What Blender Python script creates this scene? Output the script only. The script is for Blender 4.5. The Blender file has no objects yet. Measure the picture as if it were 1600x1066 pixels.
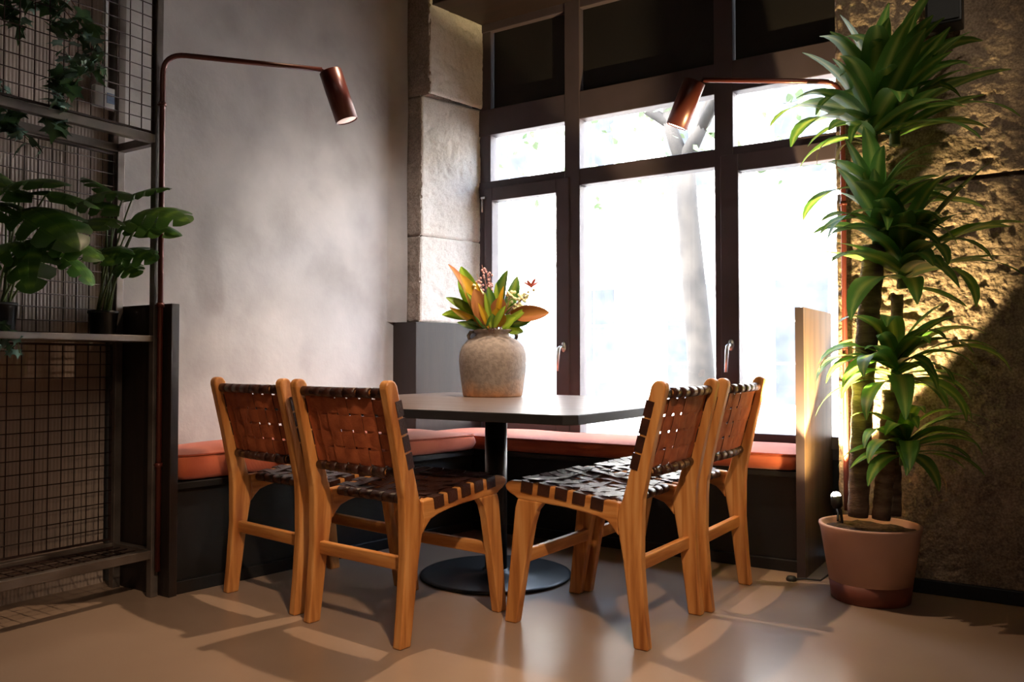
import bpy, bmesh, math, random
from mathutils import Vector, Matrix, noise, Euler
PI = math.pi
random.seed(7)
S = bpy.context.scene
COL = S.collection

# ------------------------------------------------------------------ camera
H = 0.90
YAW = math.atan2(840, 1296)
PITCH = math.atan(33 / 1296)
cam_d = bpy.data.cameras.new('camera')
cam_d.sensor_width = 36.0
cam_d.lens = 1296 / 1600 * 36
cam_d.clip_start = 0.05
cam = bpy.data.objects.new('camera', cam_d)
COL.objects.link(cam)
cam.location = (0, 0, H)
cam.rotation_euler = (PI / 2 + PITCH, 0, YAW)
S.camera = cam

# ------------------------------------------------------------------ exposure, sky, sun, lights
S.view_settings.view_transform = 'Standard'
S.view_settings.look = 'None'
S.view_settings.gamma = 1
S.view_settings.use_curve_mapping = False
S.view_settings.exposure = 0.0

SKY = 7.0
SUN = 12.0
W = bpy.data.worlds.new('sky')
S.world = W
W.use_nodes = True
wn, wl = W.node_tree.nodes, W.node_tree.links
sky = wn.new('ShaderNodeTexSky')
sky.sky_type = 'NISHITA'
sky.sun_disc = False
sky.sun_elevation = math.radians(52)
sky.sun_rotation = math.radians(200)
sky.dust_density = 3.0
hs = wn.new('ShaderNodeHueSaturation')
hs.inputs['Saturation'].default_value = 0.6
wl.new(sky.outputs[0], hs.inputs['Color'])
wl.new(hs.outputs[0], wn['Background'].inputs[0])
wn['Background'].inputs[1].default_value = SKY


def light(name, kind, loc, target=None, energy=100, color=(1, 1, 1), **kw):
    d = bpy.data.lights.new(name, kind)
    d.energy = energy
    d.color = color
    for k, v in kw.items():
        setattr(d, k, v)
    o = bpy.data.objects.new(name, d)
    COL.objects.link(o)
    o.location = loc
    if target is not None:
        o.rotation_euler = (Vector(target) - Vector(loc)).to_track_quat('-Z', 'Y').to_euler()
    return o


WARM = (1.0, 0.72, 0.48)
light('sun', 'SUN', (0, -10, 20), (-6, 8, 0), SUN, (1, 0.97, 0.92), angle=0.02)
portal = light('window_portal', 'AREA', (-1.78, 4.22, 1.38), (-1.78, 0, 1.38), 1, shape='RECTANGLE', size=2.2, size_y=1.78)
portal.data.cycles.is_portal = True
light('ceiling_spot_over_table', 'SPOT', (-1.95, 2.85, 3.2), (-1.9, 2.45, 0), 210, WARM, spot_size=1.28, spot_blend=0.5, shadow_soft_size=0.025)
light('ceiling_spot_by_entrance', 'SPOT', (0.45, 0.45, 3.1), (-1.75, 2.4, 0.4), 400, WARM, spot_size=0.74, spot_blend=0.9, shadow_soft_size=0.08)

light('corner_wall_fill', 'SPOT', (-1.0, 2.55, 3.2), (-3.19, 3.38, 0.85), 300, (1.0, 0.94, 0.88), spot_size=0.80, spot_blend=1.0, shadow_soft_size=0.03)  # added spot that brightens the left wall near the window corner
light('room_fill_light', 'AREA', (0.9, -1.6, 3.25), (0.9, -1.6, 0), 30, (1.0, 0.84, 0.68), shape='RECTANGLE', size=2.6, size_y=2.6)  # added soft fill for the room, out of view behind the camera

light('ceiling_spot_by_plant', 'SPOT', (0.55, 1.3, 3.2), (-0.50, 3.45, 2.0), 75, (1.0, 0.86, 0.70), spot_size=0.52, spot_blend=1.0, shadow_soft_size=0.06)

# ------------------------------------------------------------------ node helpers
MATS = {}


def mat(name):
    m = bpy.data.materials.new(name)
    m.use_nodes = True
    MATS[name] = m
    nt = m.node_tree
    return m, nt, nt.nodes, nt.links, nt.nodes['Principled BSDF']


def ramp(nodes, stops):
    r = nodes.new('ShaderNodeValToRGB')
    cr = r.color_ramp
    while len(cr.elements) < len(stops):
        cr.elements.new(0.5)
    for e, (p, c) in zip(cr.elements, stops):
        e.position = p
        e.color = (*c, 1)
    return r


def hexc(h):
    h = h.lstrip('#')
    out = []
    for i in (0, 2, 4):
        v = int(h[i:i + 2], 16) / 255
        out.append(v / 12.92 if v <= 0.04045 else ((v + 0.055) / 1.055) ** 2.4)
    return tuple(out)


def noisy(name, stops, scale=5.0, detail=6.0, rough=0.6, bump=0.0, bscale=None, stretch=(1, 1, 1), metallic=0.0, spec=0.5, coords='Object', rough_var=0.0, dist=0.0):
    m, nt, n, l, p = mat(name)
    tc = n.new('ShaderNodeTexCoord')
    mp = n.new('ShaderNodeMapping')
    mp.inputs['Scale'].default_value = stretch
    mp.inputs['Location'].default_value = (0.137, 0.271, 0.377)
    l.new(tc.outputs[coords], mp.inputs[0])
    nz = n.new('ShaderNodeTexNoise')
    nz.inputs['Scale'].default_value = scale
    nz.inputs['Detail'].default_value = detail
    nz.inputs['Distortion'].default_value = dist
    l.new(mp.outputs[0], nz.inputs['Vector'])
    r = ramp(n, stops)
    l.new(nz.outputs['Fac'], r.inputs[0])
    l.new(r.outputs[0], p.inputs['Base Color'])
    p.inputs['Roughness'].default_value = rough
    p.inputs['Metallic'].default_value = metallic
    p.inputs['Specular IOR Level'].default_value = spec
    if rough_var:
        mr = n.new('ShaderNodeMapRange')
        mr.inputs['From Min'].default_value = 0.3
        mr.inputs['From Max'].default_value = 0.7
        mr.inputs['To Min'].default_value = rough - rough_var
        mr.inputs['To Max'].default_value = rough + rough_var
        l.new(nz.outputs['Fac'], mr.inputs[0])
        l.new(mr.outputs[0], p.inputs['Roughness'])
    if bump:
        nb = n.new('ShaderNodeTexNoise')
        nb.inputs['Scale'].default_value = bscale or scale * 6
        nb.inputs['Detail'].default_value = 5
        l.new(mp.outputs[0], nb.inputs['Vector'])
        b = n.new('ShaderNodeBump')
        b.inputs['Strength'].default_value = bump
        b.inputs['Distance'].default_value = 0.01
        l.new(nb.outputs['Fac'], b.inputs['Height'])
        l.new(b.outputs[0], p.inputs['Normal'])
    return m


def wood(name, c1, c2, c3, axis, rough=0.42):
    st = [9, 9, 9]
    st[axis] = 0.7
    m = noisy(name, [(0.30, c1), (0.5, c2), (0.72, c3)], 3.2, 9, rough, 0.12, 30, tuple(st), dist=0.6)
    return m


TEAK = (hexc('935526'), hexc('c07f42'), hexc('d9a264'))
M_wood_z = wood('teak_upright', *TEAK, 2)
M_wood_y = wood('teak_lengthwise', *TEAK, 1)
M_wood_x = wood('teak_crosswise', *TEAK, 0)
M_leather = noisy('dark_brown_leather', [(0.3, hexc('2a1611')), (0.7, hexc('43241a'))], 22, 5, 0.34, 0.25, 160, spec=0.55)
M_suede = noisy('rust_leather_reverse', [(0.3, hexc('9a4a28')), (0.7, hexc('b96338'))], 26, 5, 0.7, 0.2, 220)
M_plaster = noisy('concrete_plaster', [(0.25, hexc('938d8a')), (0.5, hexc('aba5a2')), (0.75, hexc('bbb5b1'))], 3.0, 12, 0.8, 0.2, 30, dist=0.15)
M_floor = noisy('polished_concrete', [(0.1, hexc('7a6351')), (0.5, hexc('9a8371')), (0.9, hexc('b49e8c'))], 1.1, 6, 0.30, 0.0, 30, spec=0.5)
M_dark = noisy('dark_stained_board', [(0.3, hexc('1d1512')), (0.7, hexc('2c211c'))], 3, 8, 0.45, 0.08, 30, (8, 8, 0.6))
M_panelwood = noisy('brown_laminate_panel', [(0.3, hexc('5a4632')), (0.7, hexc('7a6148'))], 3, 8, 0.5, 0.05, 30, (8, 8, 0.6))
M_edge = noisy('dark_panel_edge', [(0.3, hexc('35292a')), (0.7, hexc('413336'))], 4, 4, 0.5)
M_bench = noisy('black_bench_board', [(0.3, hexc('0b0b0c')), (0.7, hexc('121214'))], 4, 5, 0.5, 0.04)
M_frame = noisy('brown_painted_frame', [(0.3, hexc('40363b')), (0.7, hexc('4d4147'))], 4, 4, 0.5, 0.03, 60)
M_upper = noisy('upper_panel_paint', [(0.3, hexc('0f0b0c')), (0.7, hexc('161011'))], 3, 4, 0.65, 0.04, 60)
M_lintel = noisy('dark_red_lintel', [(0.3, hexc('160a08')), (0.7, hexc('22110e'))], 4, 5, 0.6, 0.1, 40, (1, 6, 6))
M_steel = noisy('raw_steel_tube', [(0.3, hexc('6e6560')), (0.7, hexc('8c837d'))], 9, 6, 0.42, 0.05, 60, metallic=0.75, rough_var=0.1)
M_wire = noisy('rusty_wire', [(0.3, hexc('2c211f')), (0.7, hexc('45332f'))], 12, 5, 0.55, metallic=0.5)
M_oxide = noisy('oxide_red_metal', [(0.3, hexc('4d211b')), (0.7, hexc('5d2a22'))], 6, 4, 0.32, metallic=0.25)
M_terra = noisy('pale_terracotta', [(0.3, hexc('b98a74')), (0.7, hexc('cfa28c'))], 3, 7, 0.75, 0.06, 50)
M_terra2 = noisy('dark_terracotta', [(0.3, hexc('6d3526')), (0.7, hexc('85442f'))], 4, 6, 0.6, 0.06, 50)  # darker tone for the band at the pot's foot
M_soil = noisy('potting_soil', [(0.3, hexc('1f150e')), (0.7, hexc('4a3422'))], 60, 5, 0.95, 0.6, 120)
M_bark = noisy('cane_bark', [(0.3, hexc('4a382c')), (0.6, hexc('7b6350')), (0.8, hexc('9a8068'))], 9, 8, 0.85, 0.5, 50, (1, 1, 4))
M_plastic = noisy('black_plastic', [(0.3, hexc('0d0d0d')), (0.7, hexc('151515'))], 9, 3, 0.4)
M_black = noisy('black_powdercoat', [(0.3, hexc('0c0c0d')), (0.7, hexc('161617'))], 20, 4, 0.38, 0.03, 200)
M_table = noisy('table_laminate', [(0.3, hexc('5c4d45')), (0.7, hexc('6f5f55'))], 2.5, 9, 0.33, 0.03, 40, (1, 7, 1), rough_var=0.05)
M_tedge = noisy('table_edge_band', [(0.3, hexc('1d1c1d')), (0.7, hexc('262527'))], 6, 4, 0.45)
M_white = noisy('white_plastic', [(0.3, hexc('c4c0bb')), (0.7, hexc('d6d3ce'))], 6, 3, 0.45)
M_print = noisy('blue_grey_print', [(0.4, hexc('4b5a78')), (0.6, hexc('6a7892'))], 60, 3, 0.5)
M_alu = noisy('brushed_aluminium', [(0.3, hexc('b9b9bb')), (0.7, hexc('d4d4d6'))], 30, 3, 0.28, metallic=1.0)
M_ceil = noisy('dark_ceiling', [(0.3, hexc('24201d')), (0.7, hexc('302b27'))], 2, 4, 0.8)
M_roomwall = noisy('back_room_paint', [(0.3, hexc('4a3f37')), (0.7, hexc('57493f'))], 2, 4, 0.8)
M_ribbed = noisy('ribbed_panel', [(0.3, hexc('a39086')), (0.7, hexc('b8a69b'))], 1.6, 6, 0.36, 0.02, 40, spec=0.5)
M_cable = noisy('black_rubber', [(0.3, hexc('0c0c0c')), (0.7, hexc('171717'))], 9, 3, 0.6)


def stone_mat(name, stops, bstr):
    m, nt, n, l, p = mat(name)
    tc = n.new('ShaderNodeTexCoord')
    nz = n.new('ShaderNodeTexNoise')
    nz.inputs['Scale'].default_value = 7
    nz.inputs['Detail'].default_value = 12
    nz.inputs['Roughness'].default_value = 0.7
    l.new(tc.outputs['Object'], nz.inputs['Vector'])
    sp = n.new('ShaderNodeTexNoise')
    sp.inputs['Scale'].default_value = 130
    sp.inputs['Detail'].default_value = 3
    l.new(tc.outputs['Object'], sp.inputs['Vector'])
    mx = n.new('ShaderNodeMix')
    mx.inputs['Factor'].default_value = 0.5
    l.new(nz.outputs['Fac'], mx.inputs[2])
    l.new(sp.outputs['Fac'], mx.inputs[3])
    r = ramp(n, stops)
    l.new(mx.outputs[0], r.inputs[0])
    l.new(r.outputs[0], p.inputs['Base Color'])
    p.inputs['Roughness'].default_value = 0.88
    nb = n.new('ShaderNodeTexNoise')
    nb.inputs['Scale'].default_value = 55
    nb.inputs['Detail'].default_value = 6
    l.new(tc.outputs['Object'], nb.inputs['Vector'])
    b = n.new('ShaderNodeBump')
    b.inputs['Strength'].default_value = bstr
    b.inputs['Distance'].default_value = 0.012
    l.new(nb.outputs['Fac'], b.inputs['Height'])
    l.new(b.outputs[0], p.inputs['Normal'])
    return m


M_stone = stone_mat('brown_granite', [(0.32, hexc('4e4035')), (0.5, hexc('85705c')), (0.68, hexc('a8927a'))], 0.7)
M_stone_l = stone_mat('brown_grey_granite', [(0.32, hexc('584a40')), (0.5, hexc('86776b')), (0.68, hexc('a09184'))], 0.5)
M_pale_reveal = stone_mat('pale_reveal_stone', [(0.32, hexc('bdb6ae')), (0.5, hexc('d8d3cd')), (0.68, hexc('e6e2dd'))], 0.3)  # reveal face, paler than the block fronts
M_mortar = stone_mat('lime_mortar', [(0.35, hexc('6b5c4e')), (0.65, hexc('97836f'))], 0.5)
M_facade = noisy('pale_facade', [(0.3, hexc('d9d6d0')), (0.7, hexc('e8e5df'))], 0.6, 5, 0.85)
M_shut = noisy('dark_shutter', [(0.3, hexc('262a30')), (0.7, hexc('383d44'))], 3, 4, 0.85, spec=0.2)
M_street = noisy('grey_pavement', [(0.3, hexc('7d7a76')), (0.7, hexc('918e89'))], 2, 5, 0.85)
M_trunk = noisy('plane_tree_bark', [(0.35, hexc('1d1a18')), (0.6, hexc('2f2b27'))], 5, 6, 0.9)
M_treeleaf = noisy('street_tree_leaf', [(0.3, hexc('3f5232')), (0.7, hexc('5a6e4a'))], 5, 3, 0.6)


def glass_mat():
    m, nt, n, l, p = mat('window_glass')
    n.remove(p)
    t = n.new('ShaderNodeBsdfTransparent')
    t.inputs[0].default_value = (0.95, 0.96, 0.96, 1)
    g = n.new('ShaderNodeBsdfGlossy')
    g.inputs['Roughness'].default_value = 0.02
    f = n.new('ShaderNodeLayerWeight')
    f.inputs[0].default_value = 0.5
    pw = n.new('ShaderNodeMath')
    pw.operation = 'POWER'
    pw.inputs[1].default_value = 5
    l.new(f.outputs['Facing'], pw.inputs[0])
    ma = n.new('ShaderNodeMath')
    ma.operation = 'MULTIPLY_ADD'
    ma.inputs[1].default_value = 0.9
    ma.inputs[2].default_value = 0.03
    l.new(pw.outputs[0], ma.inputs[0])
    mx = n.new('ShaderNodeMixShader')
    l.new(ma.outputs[0], mx.inputs[0])
    l.new(t.outputs[0], mx.inputs[1])
    l.new(g.outputs[0], mx.inputs[2])
    l.new(mx.outputs[0], n['Material Output'].inputs[0])
    return m


M_glass = glass_mat()


def fabric_mat():
    m, nt, n, l, p = mat('rust_linen')
    tc = n.new('ShaderNodeTexCoord')
    nz = n.new('ShaderNodeTexNoise')
    nz.inputs['Scale'].default_value = 5
    nz.inputs['Detail'].default_value = 8
    l.new(tc.outputs['Object'], nz.inputs['Vector'])
    r = ramp(n, [(0.3, hexc('a8482a')), (0.55, hexc('be5c38')), (0.75, hexc('c96a45'))])
    l.new(nz.outputs['Fac'], r.inputs[0])
    l.new(r.outputs[0], p.inputs['Base Color'])
    p.inputs['Roughness'].default_value = 0.9
    p.inputs['Sheen Weight'].default_value = 0.25
    w1 = n.new('ShaderNodeTexWave')
    w1.inputs['Scale'].default_value = 150
    w2 = n.new('ShaderNodeTexWave')
    w2.bands_direction = 'Y'
    w2.inputs['Scale'].default_value = 150
    for w in (w1, w2):
        w.inputs['Distortion'].default_value = 1.5
        l.new(tc.outputs['Object'], w.inputs['Vector'])
    ad = n.new('ShaderNodeMath')
    l.new(w1.outputs['Fac'], ad.inputs[0])
    l.new(w2.outputs['Fac'], ad.inputs[1])
    b = n.new('ShaderNodeBump')
    b.inputs['Strength'].default_value = 0.25
    b.inputs['Distance'].default_value = 0.002
    l.new(ad.outputs[0], b.inputs['Height'])
    l.new(b.outputs[0], p.inputs['Normal'])
    return m


M_fabric = fabric_mat()
M_piping = noisy('rust_piping', [(0.3, hexc('8e3b22')), (0.7, hexc('a4482b'))], 40, 4, 0.9)


def vase_mat():
    m, nt, n, l, p = mat('weathered_clay')
    tc = n.new('ShaderNodeTexCoord')
    nz = n.new('ShaderNodeTexNoise')
    nz.inputs['Scale'].default_value = 9
    nz.inputs['Detail'].default_value = 9
    l.new(tc.outputs['Object'], nz.inputs['Vector'])
    sx = n.new('ShaderNodeSeparateXYZ')
    l.new(tc.outputs['Object'], sx.inputs[0])
    mp = n.new('ShaderNodeMapRange')
    mp.inputs['From Min'].default_value = 0.0
    mp.inputs['From Max'].default_value = 0.16
    l.new(sx.outputs['Z'], mp.inputs[0])
    ad = n.new('ShaderNodeMath')
    ad.operation = 'MULTIPLY_ADD'
    ad.inputs[1].default_value = 0.9
    l.new(nz.outputs['Fac'], ad.inputs[0])
    l.new(mp.outputs[0], ad.inputs[2])
    r = ramp(n, [(0.35, hexc('b3794c')), (0.75, hexc('8f735d')), (1.0, hexc('776a60'))])
    l.new(ad.outputs[0], r.inputs[0])
    sc = n.new('ShaderNodeTexNoise')
    sc.inputs['Scale'].default_value = 60
    sc.inputs['Detail'].default_value = 6
    l.new(tc.outputs['Object'], sc.inputs['Vector'])
    r2 = ramp(n, [(0.42, (0.45, 0.42, 0.4)), (0.56, (1, 1, 1))])
    l.new(sc.outputs['Fac'], r2.inputs[0])
    mx = n.new('ShaderNodeMix')
    mx.data_type = 'RGBA'
    mx.blend_type = 'MULTIPLY'
    mx.inputs['Factor'].default_value = 0.42
    l.new(r.outputs[0], mx.inputs[6])
    l.new(r2.outputs[0], mx.inputs[7])
    l.new(mx.outputs[2], p.inputs['Base Color'])
    p.inputs['Roughness'].default_value = 0.75
    b = n.new('ShaderNodeBump')
    b.inputs['Strength'].default_value = 0.3
    b.inputs['Distance'].default_value = 0.006
    l.new(sc.outputs['Fac'], b.inputs['Height'])
    l.new(b.outputs[0], p.inputs['Normal'])
    return m


M_vase = vase_mat()


def leaf_mat(name, c_mid, c_edge, trans=0.3, rough=0.38, mid_w=0.35, tcol=None):
    """u runs across the blade: pale middle, darker margins"""
    m, nt, n, l, p = mat(name)
    uv = n.new('ShaderNodeUVMap')
    sx = n.new('ShaderNodeSeparateXYZ')
    l.new(uv.outputs[0], sx.inputs[0])
    a = n.new('ShaderNodeMath')
    a.operation = 'SUBTRACT'
    a.inputs[1].default_value = 0.5
    l.new(sx.outputs[0], a.inputs[0])
    ab = n.new('ShaderNodeMath')
    ab.operation = 'ABSOLUTE'
    l.new(a.outputs[0], ab.inputs[0])
    mp = n.new('ShaderNodeMapping')
    mp.inputs['Scale'].default_value = (60, 2, 1)
    l.new(uv.outputs[0], mp.inputs[0])
    nz = n.new('ShaderNodeTexNoise')
    nz.inputs['Scale'].default_value = 1.0
    nz.inputs['Detail'].default_value = 3
    l.new(mp.outputs[0], nz.inputs['Vector'])
    ad = n.new('ShaderNodeMath')
    ad.operation = 'MULTIPLY_ADD'
    ad.inputs[1].default_value = 0.25
    l.new(nz.outputs['Fac'], ad.inputs[0])
    l.new(ab.outputs[0], ad.inputs[2])
    r = ramp(n, [(0.10, c_mid), (0.10 + mid_w, c_edge)])
    l.new(ad.outputs[0], r.inputs[0])
    oi = n.new('ShaderNodeObjectInfo')
    hv = n.new('ShaderNodeHueSaturation')
    mr = n.new('ShaderNodeMapRange')
    mr.inputs['To Min'].default_value = 0.75
    mr.inputs['To Max'].default_value = 1.25
    l.new(oi.outputs['Random'], mr.inputs[0])
    l.new(mr.outputs[0], hv.inputs['Value'])
    l.new(r.outputs[0], hv.inputs['Color'])
    l.new(hv.outputs[0], p.inputs['Base Color'])
    p.inputs['Roughness'].default_value = rough
    tr = n.new('ShaderNodeBsdfTranslucent')
    if tcol:
        tr.inputs[0].default_value = (*tcol, 1)
    else:
        l.new(hv.outputs[0], tr.inputs[0])
    mx = n.new('ShaderNodeMixShader')
    mx.inputs[0].default_value = trans
    l.new(p.outputs[0], mx.inputs[1])
    l.new(tr.outputs[0], mx.inputs[2])
    l.new(mx.outputs[0], n['Material Output'].inputs[0])
    return m


M_dracaena = leaf_mat('corn_plant_leaf', hexc('b4c060'), hexc('5f8c3c'), 0.42, 0.42, 0.24)
M_dry = leaf_mat('dry_leaf', hexc('c9b88c'), hexc('a98f62'), 0.3, 0.7)
M_monstera = leaf_mat('monstera_leaf', hexc('66882f'), hexc('3c5f24'), 0.2, 0.35, 0.3)
M_ivy = leaf_mat('ivy_leaf', hexc('48683a'), hexc('26412a'), 0.15, 0.5, 0.4)
M_ivy_pale = leaf_mat('pale_ivy_leaf', hexc('8fb0a0'), hexc('5d8272'), 0.15, 0.5, 0.4)
M_mag_top = leaf_mat('magnolia_leaf_top', hexc('7f9b3a'), hexc('3f6a28'), 0.3, 0.3, 0.4)
M_mag_under = leaf_mat('magnolia_leaf_underside', hexc('b87838'), hexc('a0602c'), 0.25, 0.6, 0.4)
M_protea = leaf_mat('yellow_leaf', hexc('e0b428'), hexc('b89020'), 0.45, 0.45, 0.4)
M_lime = leaf_mat('lime_leaf', hexc('c2d84a'), hexc('93b032'), 0.45, 0.4, 0.4)
M_stem = noisy('green_stem', [(0.3, hexc('47572e')), (0.7, hexc('65743f'))], 14, 4, 0.6)
M_stem_b = noisy('dry_twig', [(0.3, hexc('6b4636')), (0.7, hexc('8d6350'))], 14, 4, 0.7)
M_berry = noisy('pink_berry', [(0.3, hexc('b98480')), (0.7, hexc('dcaaa0'))], 14, 4, 0.6)
M_cream = noisy('cream_blossom', [(0.3, hexc('d8cf9a')), (0.7, hexc('efe8c4'))], 20, 4, 0.8)
M_redfl = noisy('red_petal', [(0.3, hexc('c04438')), (0.7, hexc('d86450'))], 14, 4, 0.6)


def emit(name, col, s):
    m, nt, n, l, p = mat(name)
    p.inputs['Base Color'].default_value = (*col, 1)
    p.inputs['Emission Color'].default_value = (*col, 1)
    p.inputs['Emission Strength'].default_value = s
    return m


M_bulb_w = emit('lamp_diffuser', (1.0, 0.85, 0.7), 9)
M_bulb_dim = emit('lamp_diffuser_dim', (1.0, 0.8, 0.7), 0.6)
M_bulb_u = emit('uplight_lens', (1.0, 0.9, 0.7), 80)


# ------------------------------------------------------------------ mesh helpers
class MB:
    def __init__(s):
        s.v, s.f, s.m, s.uv, s.sm = [], [], [], [], []

    def face(s, idx, mi=0, uv=None, smooth=False):
        s.f.append(tuple(idx)); s.m.append(mi); s.uv.append(uv); s.sm.append(smooth)

    def box(s, x0, x1, y0, y1, z0, z1, mi=0, M=None):
        b = len(s.v)
        P = [(x0, y0, z0), (x1, y0, z0), (x1, y1, z0), (x0, y1, z0), (x0, y0, z1), (x1, y0, z1), (x1, y1, z1), (x0, y1, z1)]
        if M is not None:
            P = [tuple(M @ Vector(p)) for p in P]
        s.v += P
        for q in ((0, 3, 2, 1), (4, 5, 6, 7), (0, 1, 5, 4), (1, 2, 6, 5), (2, 3, 7, 6), (3, 0, 4, 7)):
            s.face([b + i for i in q], mi)
        return s

    def tube(s, pts, rad, n=8, mi=0, cap=True, smooth=True):
        pts = [Vector(p) for p in pts]
        if not isinstance(rad, (list, tuple)):
            rad = [rad] * len(pts)
        up = None
        base = len(s.v)
        for i, p in enumerate(pts):
            t = (pts[min(i + 1, len(pts) - 1)] - pts[max(i - 1, 0)])
            t = t.normalized() if t.length > 1e-9 else Vector((0, 0, 1))
            if up is None:
                up = Vector((0, 0, 1)) if abs(t.z) < 0.9 else Vector((1, 0, 0))
            a = (up - t * up.dot(t)).normalized()
            up = a
            b = t.cross(a)
            for k in range(n):
                an = 2 * PI * k / n
                s.v.append(tuple(p + (a * math.cos(an) + b * math.sin(an)) * rad[i]))
        for i in range(len(pts) - 1):
            for k in range(n):
                k2 = (k + 1) % n
                s.face((base + i * n + k, base + i * n + k2, base + (i + 1) * n + k2, base + (i + 1) * n + k), mi, None, smooth)
        if cap:
            s.face([base + k for k in range(n)][::-1], mi)
            e = base + (len(pts) - 1) * n
            s.face([e + k for k in range(n)], mi)
        return s

    def lathe(s, prof, n=48, mi=0, M=None, smooth=True):
        base = len(s.v)
        for r, z in prof:
            for k in range(n):
                an = 2 * PI * k / n
                p = Vector((r * math.cos(an), r * math.sin(an), z))
                s.v.append(tuple(M @ p if M is not None else p))
        for i in range(len(prof) - 1):
            for k in range(n):
                k2 = (k + 1) % n
                s.face((base + i * n + k, base + i * n + k2, base + (i + 1) * n + k2, base + (i + 1) * n + k), mi, None, smooth)
        if prof[0][0] > 1e-6:
            s.face([base + k for k in range(n)][::-1], mi)
        if prof[-1][0] > 1e-6:
            e = base + (len(prof) - 1) * n
            s.face([e + k for k in range(n)], mi)
        return s

    def grid(s, rows, mi=0, uv=False, smooth=True):
        base = len(s.v)
        nr, nc = len(rows), len(rows[0])
        for r in rows:
            s.v += [tuple(p) for p in r]
        for i in range(nr - 1):
            for j in range(nc - 1):
                q = (base + i * nc + j, base + i * nc + j + 1, base + (i + 1) * nc + j + 1, base + (i + 1) * nc + j)
                u = None
                if uv:
                    u = [(j / (nc - 1), i / (nr - 1)), ((j + 1) / (nc - 1), i / (nr - 1)), ((j + 1) / (nc - 1), (i + 1) / (nr - 1)), (j / (nc - 1), (i + 1) / (nr - 1))]
                s.face(q, mi, u, smooth)
        return s

    def prism(s, poly, x0, x1, mi=0, axis='x'):
        """polygon in (y,z) extruded along x (or in (x,y) along z)"""
        base = len(s.v)
        n = len(poly)
        for x in (x0, x1):
            for a, b in poly:
                s.v.append((x, a, b) if axis == 'x' else (a, b, x))
        s.face([base + i for i in range(n)][::-1], mi)
        s.face([base + n + i for i in range(n)], mi)
        for i in range(n):
            j = (i + 1) % n
            s.face((base + i, base + j, base + n + j, base + n + i), mi)
        return s

    def mesh(s, name, mats, bevel=0.0, seg=2):
        me = bpy.data.meshes.new(name)
        me.from_pydata(s.v, [], s.f)
        for m in (mats if isinstance(mats, (list, tuple)) else [mats]):
            me.materials.append(m)
        me.polygons.foreach_set('material_index', s.m)
        me.polygons.foreach_set('use_smooth', s.sm)
        if any(u is not None for u in s.uv):
            L = me.uv_layers.new(name='UVMap')
            i = 0
            for f, u in zip(s.f, s.uv):
                for k in range(len(f)):
                    L.data[i].uv = u[k] if u else (0.5, 0.5)
                    i += 1
        bm = bmesh.new()
        bm.from_mesh(me)
        bmesh.ops.recalc_face_normals(bm, faces=bm.faces)
        if bevel:
            ed = [e for e in bm.edges if len(e.link_faces) == 2 and e.calc_face_angle(0) > 0.5]
            bmesh.ops.bevel(bm, geom=ed, offset=bevel, segments=seg, profile=0.5, affect='EDGES', clamp_overlap=True)
        bm.to_mesh(me)
        bm.free()
        me.update()
        return me

    def build(s, name, mats, parent=None, bevel=0.0, seg=2, loc=None):
        return put(name, s.mesh(name, mats, bevel, seg), parent, loc)


def put(name, me, parent=None, loc=None, M=None):
    o = bpy.data.objects.new(name, me)
    COL.objects.link(o)
    if parent is not None:
        o.parent = parent
    if loc is not None:
        o.location = loc
    if M is not None:
        o.matrix_local = M
    return o


def tag(o, label=None, cat=None, group=None, kind=None):
    if label: o['label'] = label
    if cat: o['category'] = cat
    if group: o['group'] = group
    if kind: o['kind'] = kind
    return o


def thing(name, loc, label, cat, rz=0, group=None, kind=None):
    o = bpy.data.objects.new(name, None)
    COL.objects.link(o)
    o.empty_display_size = 0.1
    o.location = loc
    o.rotation_euler = (0, 0, rz)
    return tag(o, label, cat, group, kind)


def B(x0, x1, y0, y1, z0, z1):
    return MB().box(x0, x1, y0, y1, z0, z1)


def frame_at(p, d, roll=0.0):
    """matrix: local +Y along d, local Z up-ish, origin p"""
    d = Vector(d).normalized()
    up = Vector((0, 0, 1))
    x = d.cross(up)
    x = x.normalized() if x.length > 1e-5 else Vector((1, 0, 0))
    z = x.cross(d)
    M = Matrix((x, d, z)).transposed().to_4x4()
    M = M @ Matrix.Rotation(roll, 4, 'Y')
    M.translation = Vector(p)
    return M


# ------------------------------------------------------------------ SETTING
WX = -3.19          # concrete wall plane
WY = 4.10           # window plane
PY = 3.62           # stone pier plane
CZ = 3.35

tag(B(-4.0, 4.0, -4.5, 4.1, -0.12, 0).build('floor', M_floor), 'brown grey polished concrete floor with soft sheen', 'floor', kind='structure')
tag(B(-4.0, 4.0, -4.5, 4.6, CZ, CZ + 0.2).build('ceiling', M_ceil), 'dark ceiling above the dining corner', 'ceiling', kind='structure')
tag(B(-3.6, WX, 1.985, 4.3, 0, CZ).build('wall_left', M_plaster), 'pale mottled concrete plaster wall behind the left bench', 'wall', kind='structure')
tag(B(-3.6, -3.33, -4.5, 1.985, 0, CZ).build('wall_left_near', M_roomwall), 'dim wall behind the ribbed cladding', 'wall', kind='structure')
tag(B(-3.6, 4.0, -4.7, -4.5, 0, CZ).build('wall_back', M_roomwall), 'dim wall behind the camera', 'wall', kind='structure')
tag(B(4.0, 4.2, -4.7, 4.6, 0, CZ).build('wall_side', M_roomwall), 'dim wall on the far side of the room', 'wall', kind='structure')
tag(B(-3.6, 4.0, 4.12, 4.3, 0, 0.44).build('wall_under_window', M_bench), 'dark low wall under the window behind the bench', 'wall', kind='structure')
tag(B(-3.6, -0.7, 4.19, 4.35, 3.06, CZ).build('wall_over_window', M_upper), 'dark wall strip above the upper panels', 'wall', kind='structure')

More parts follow.
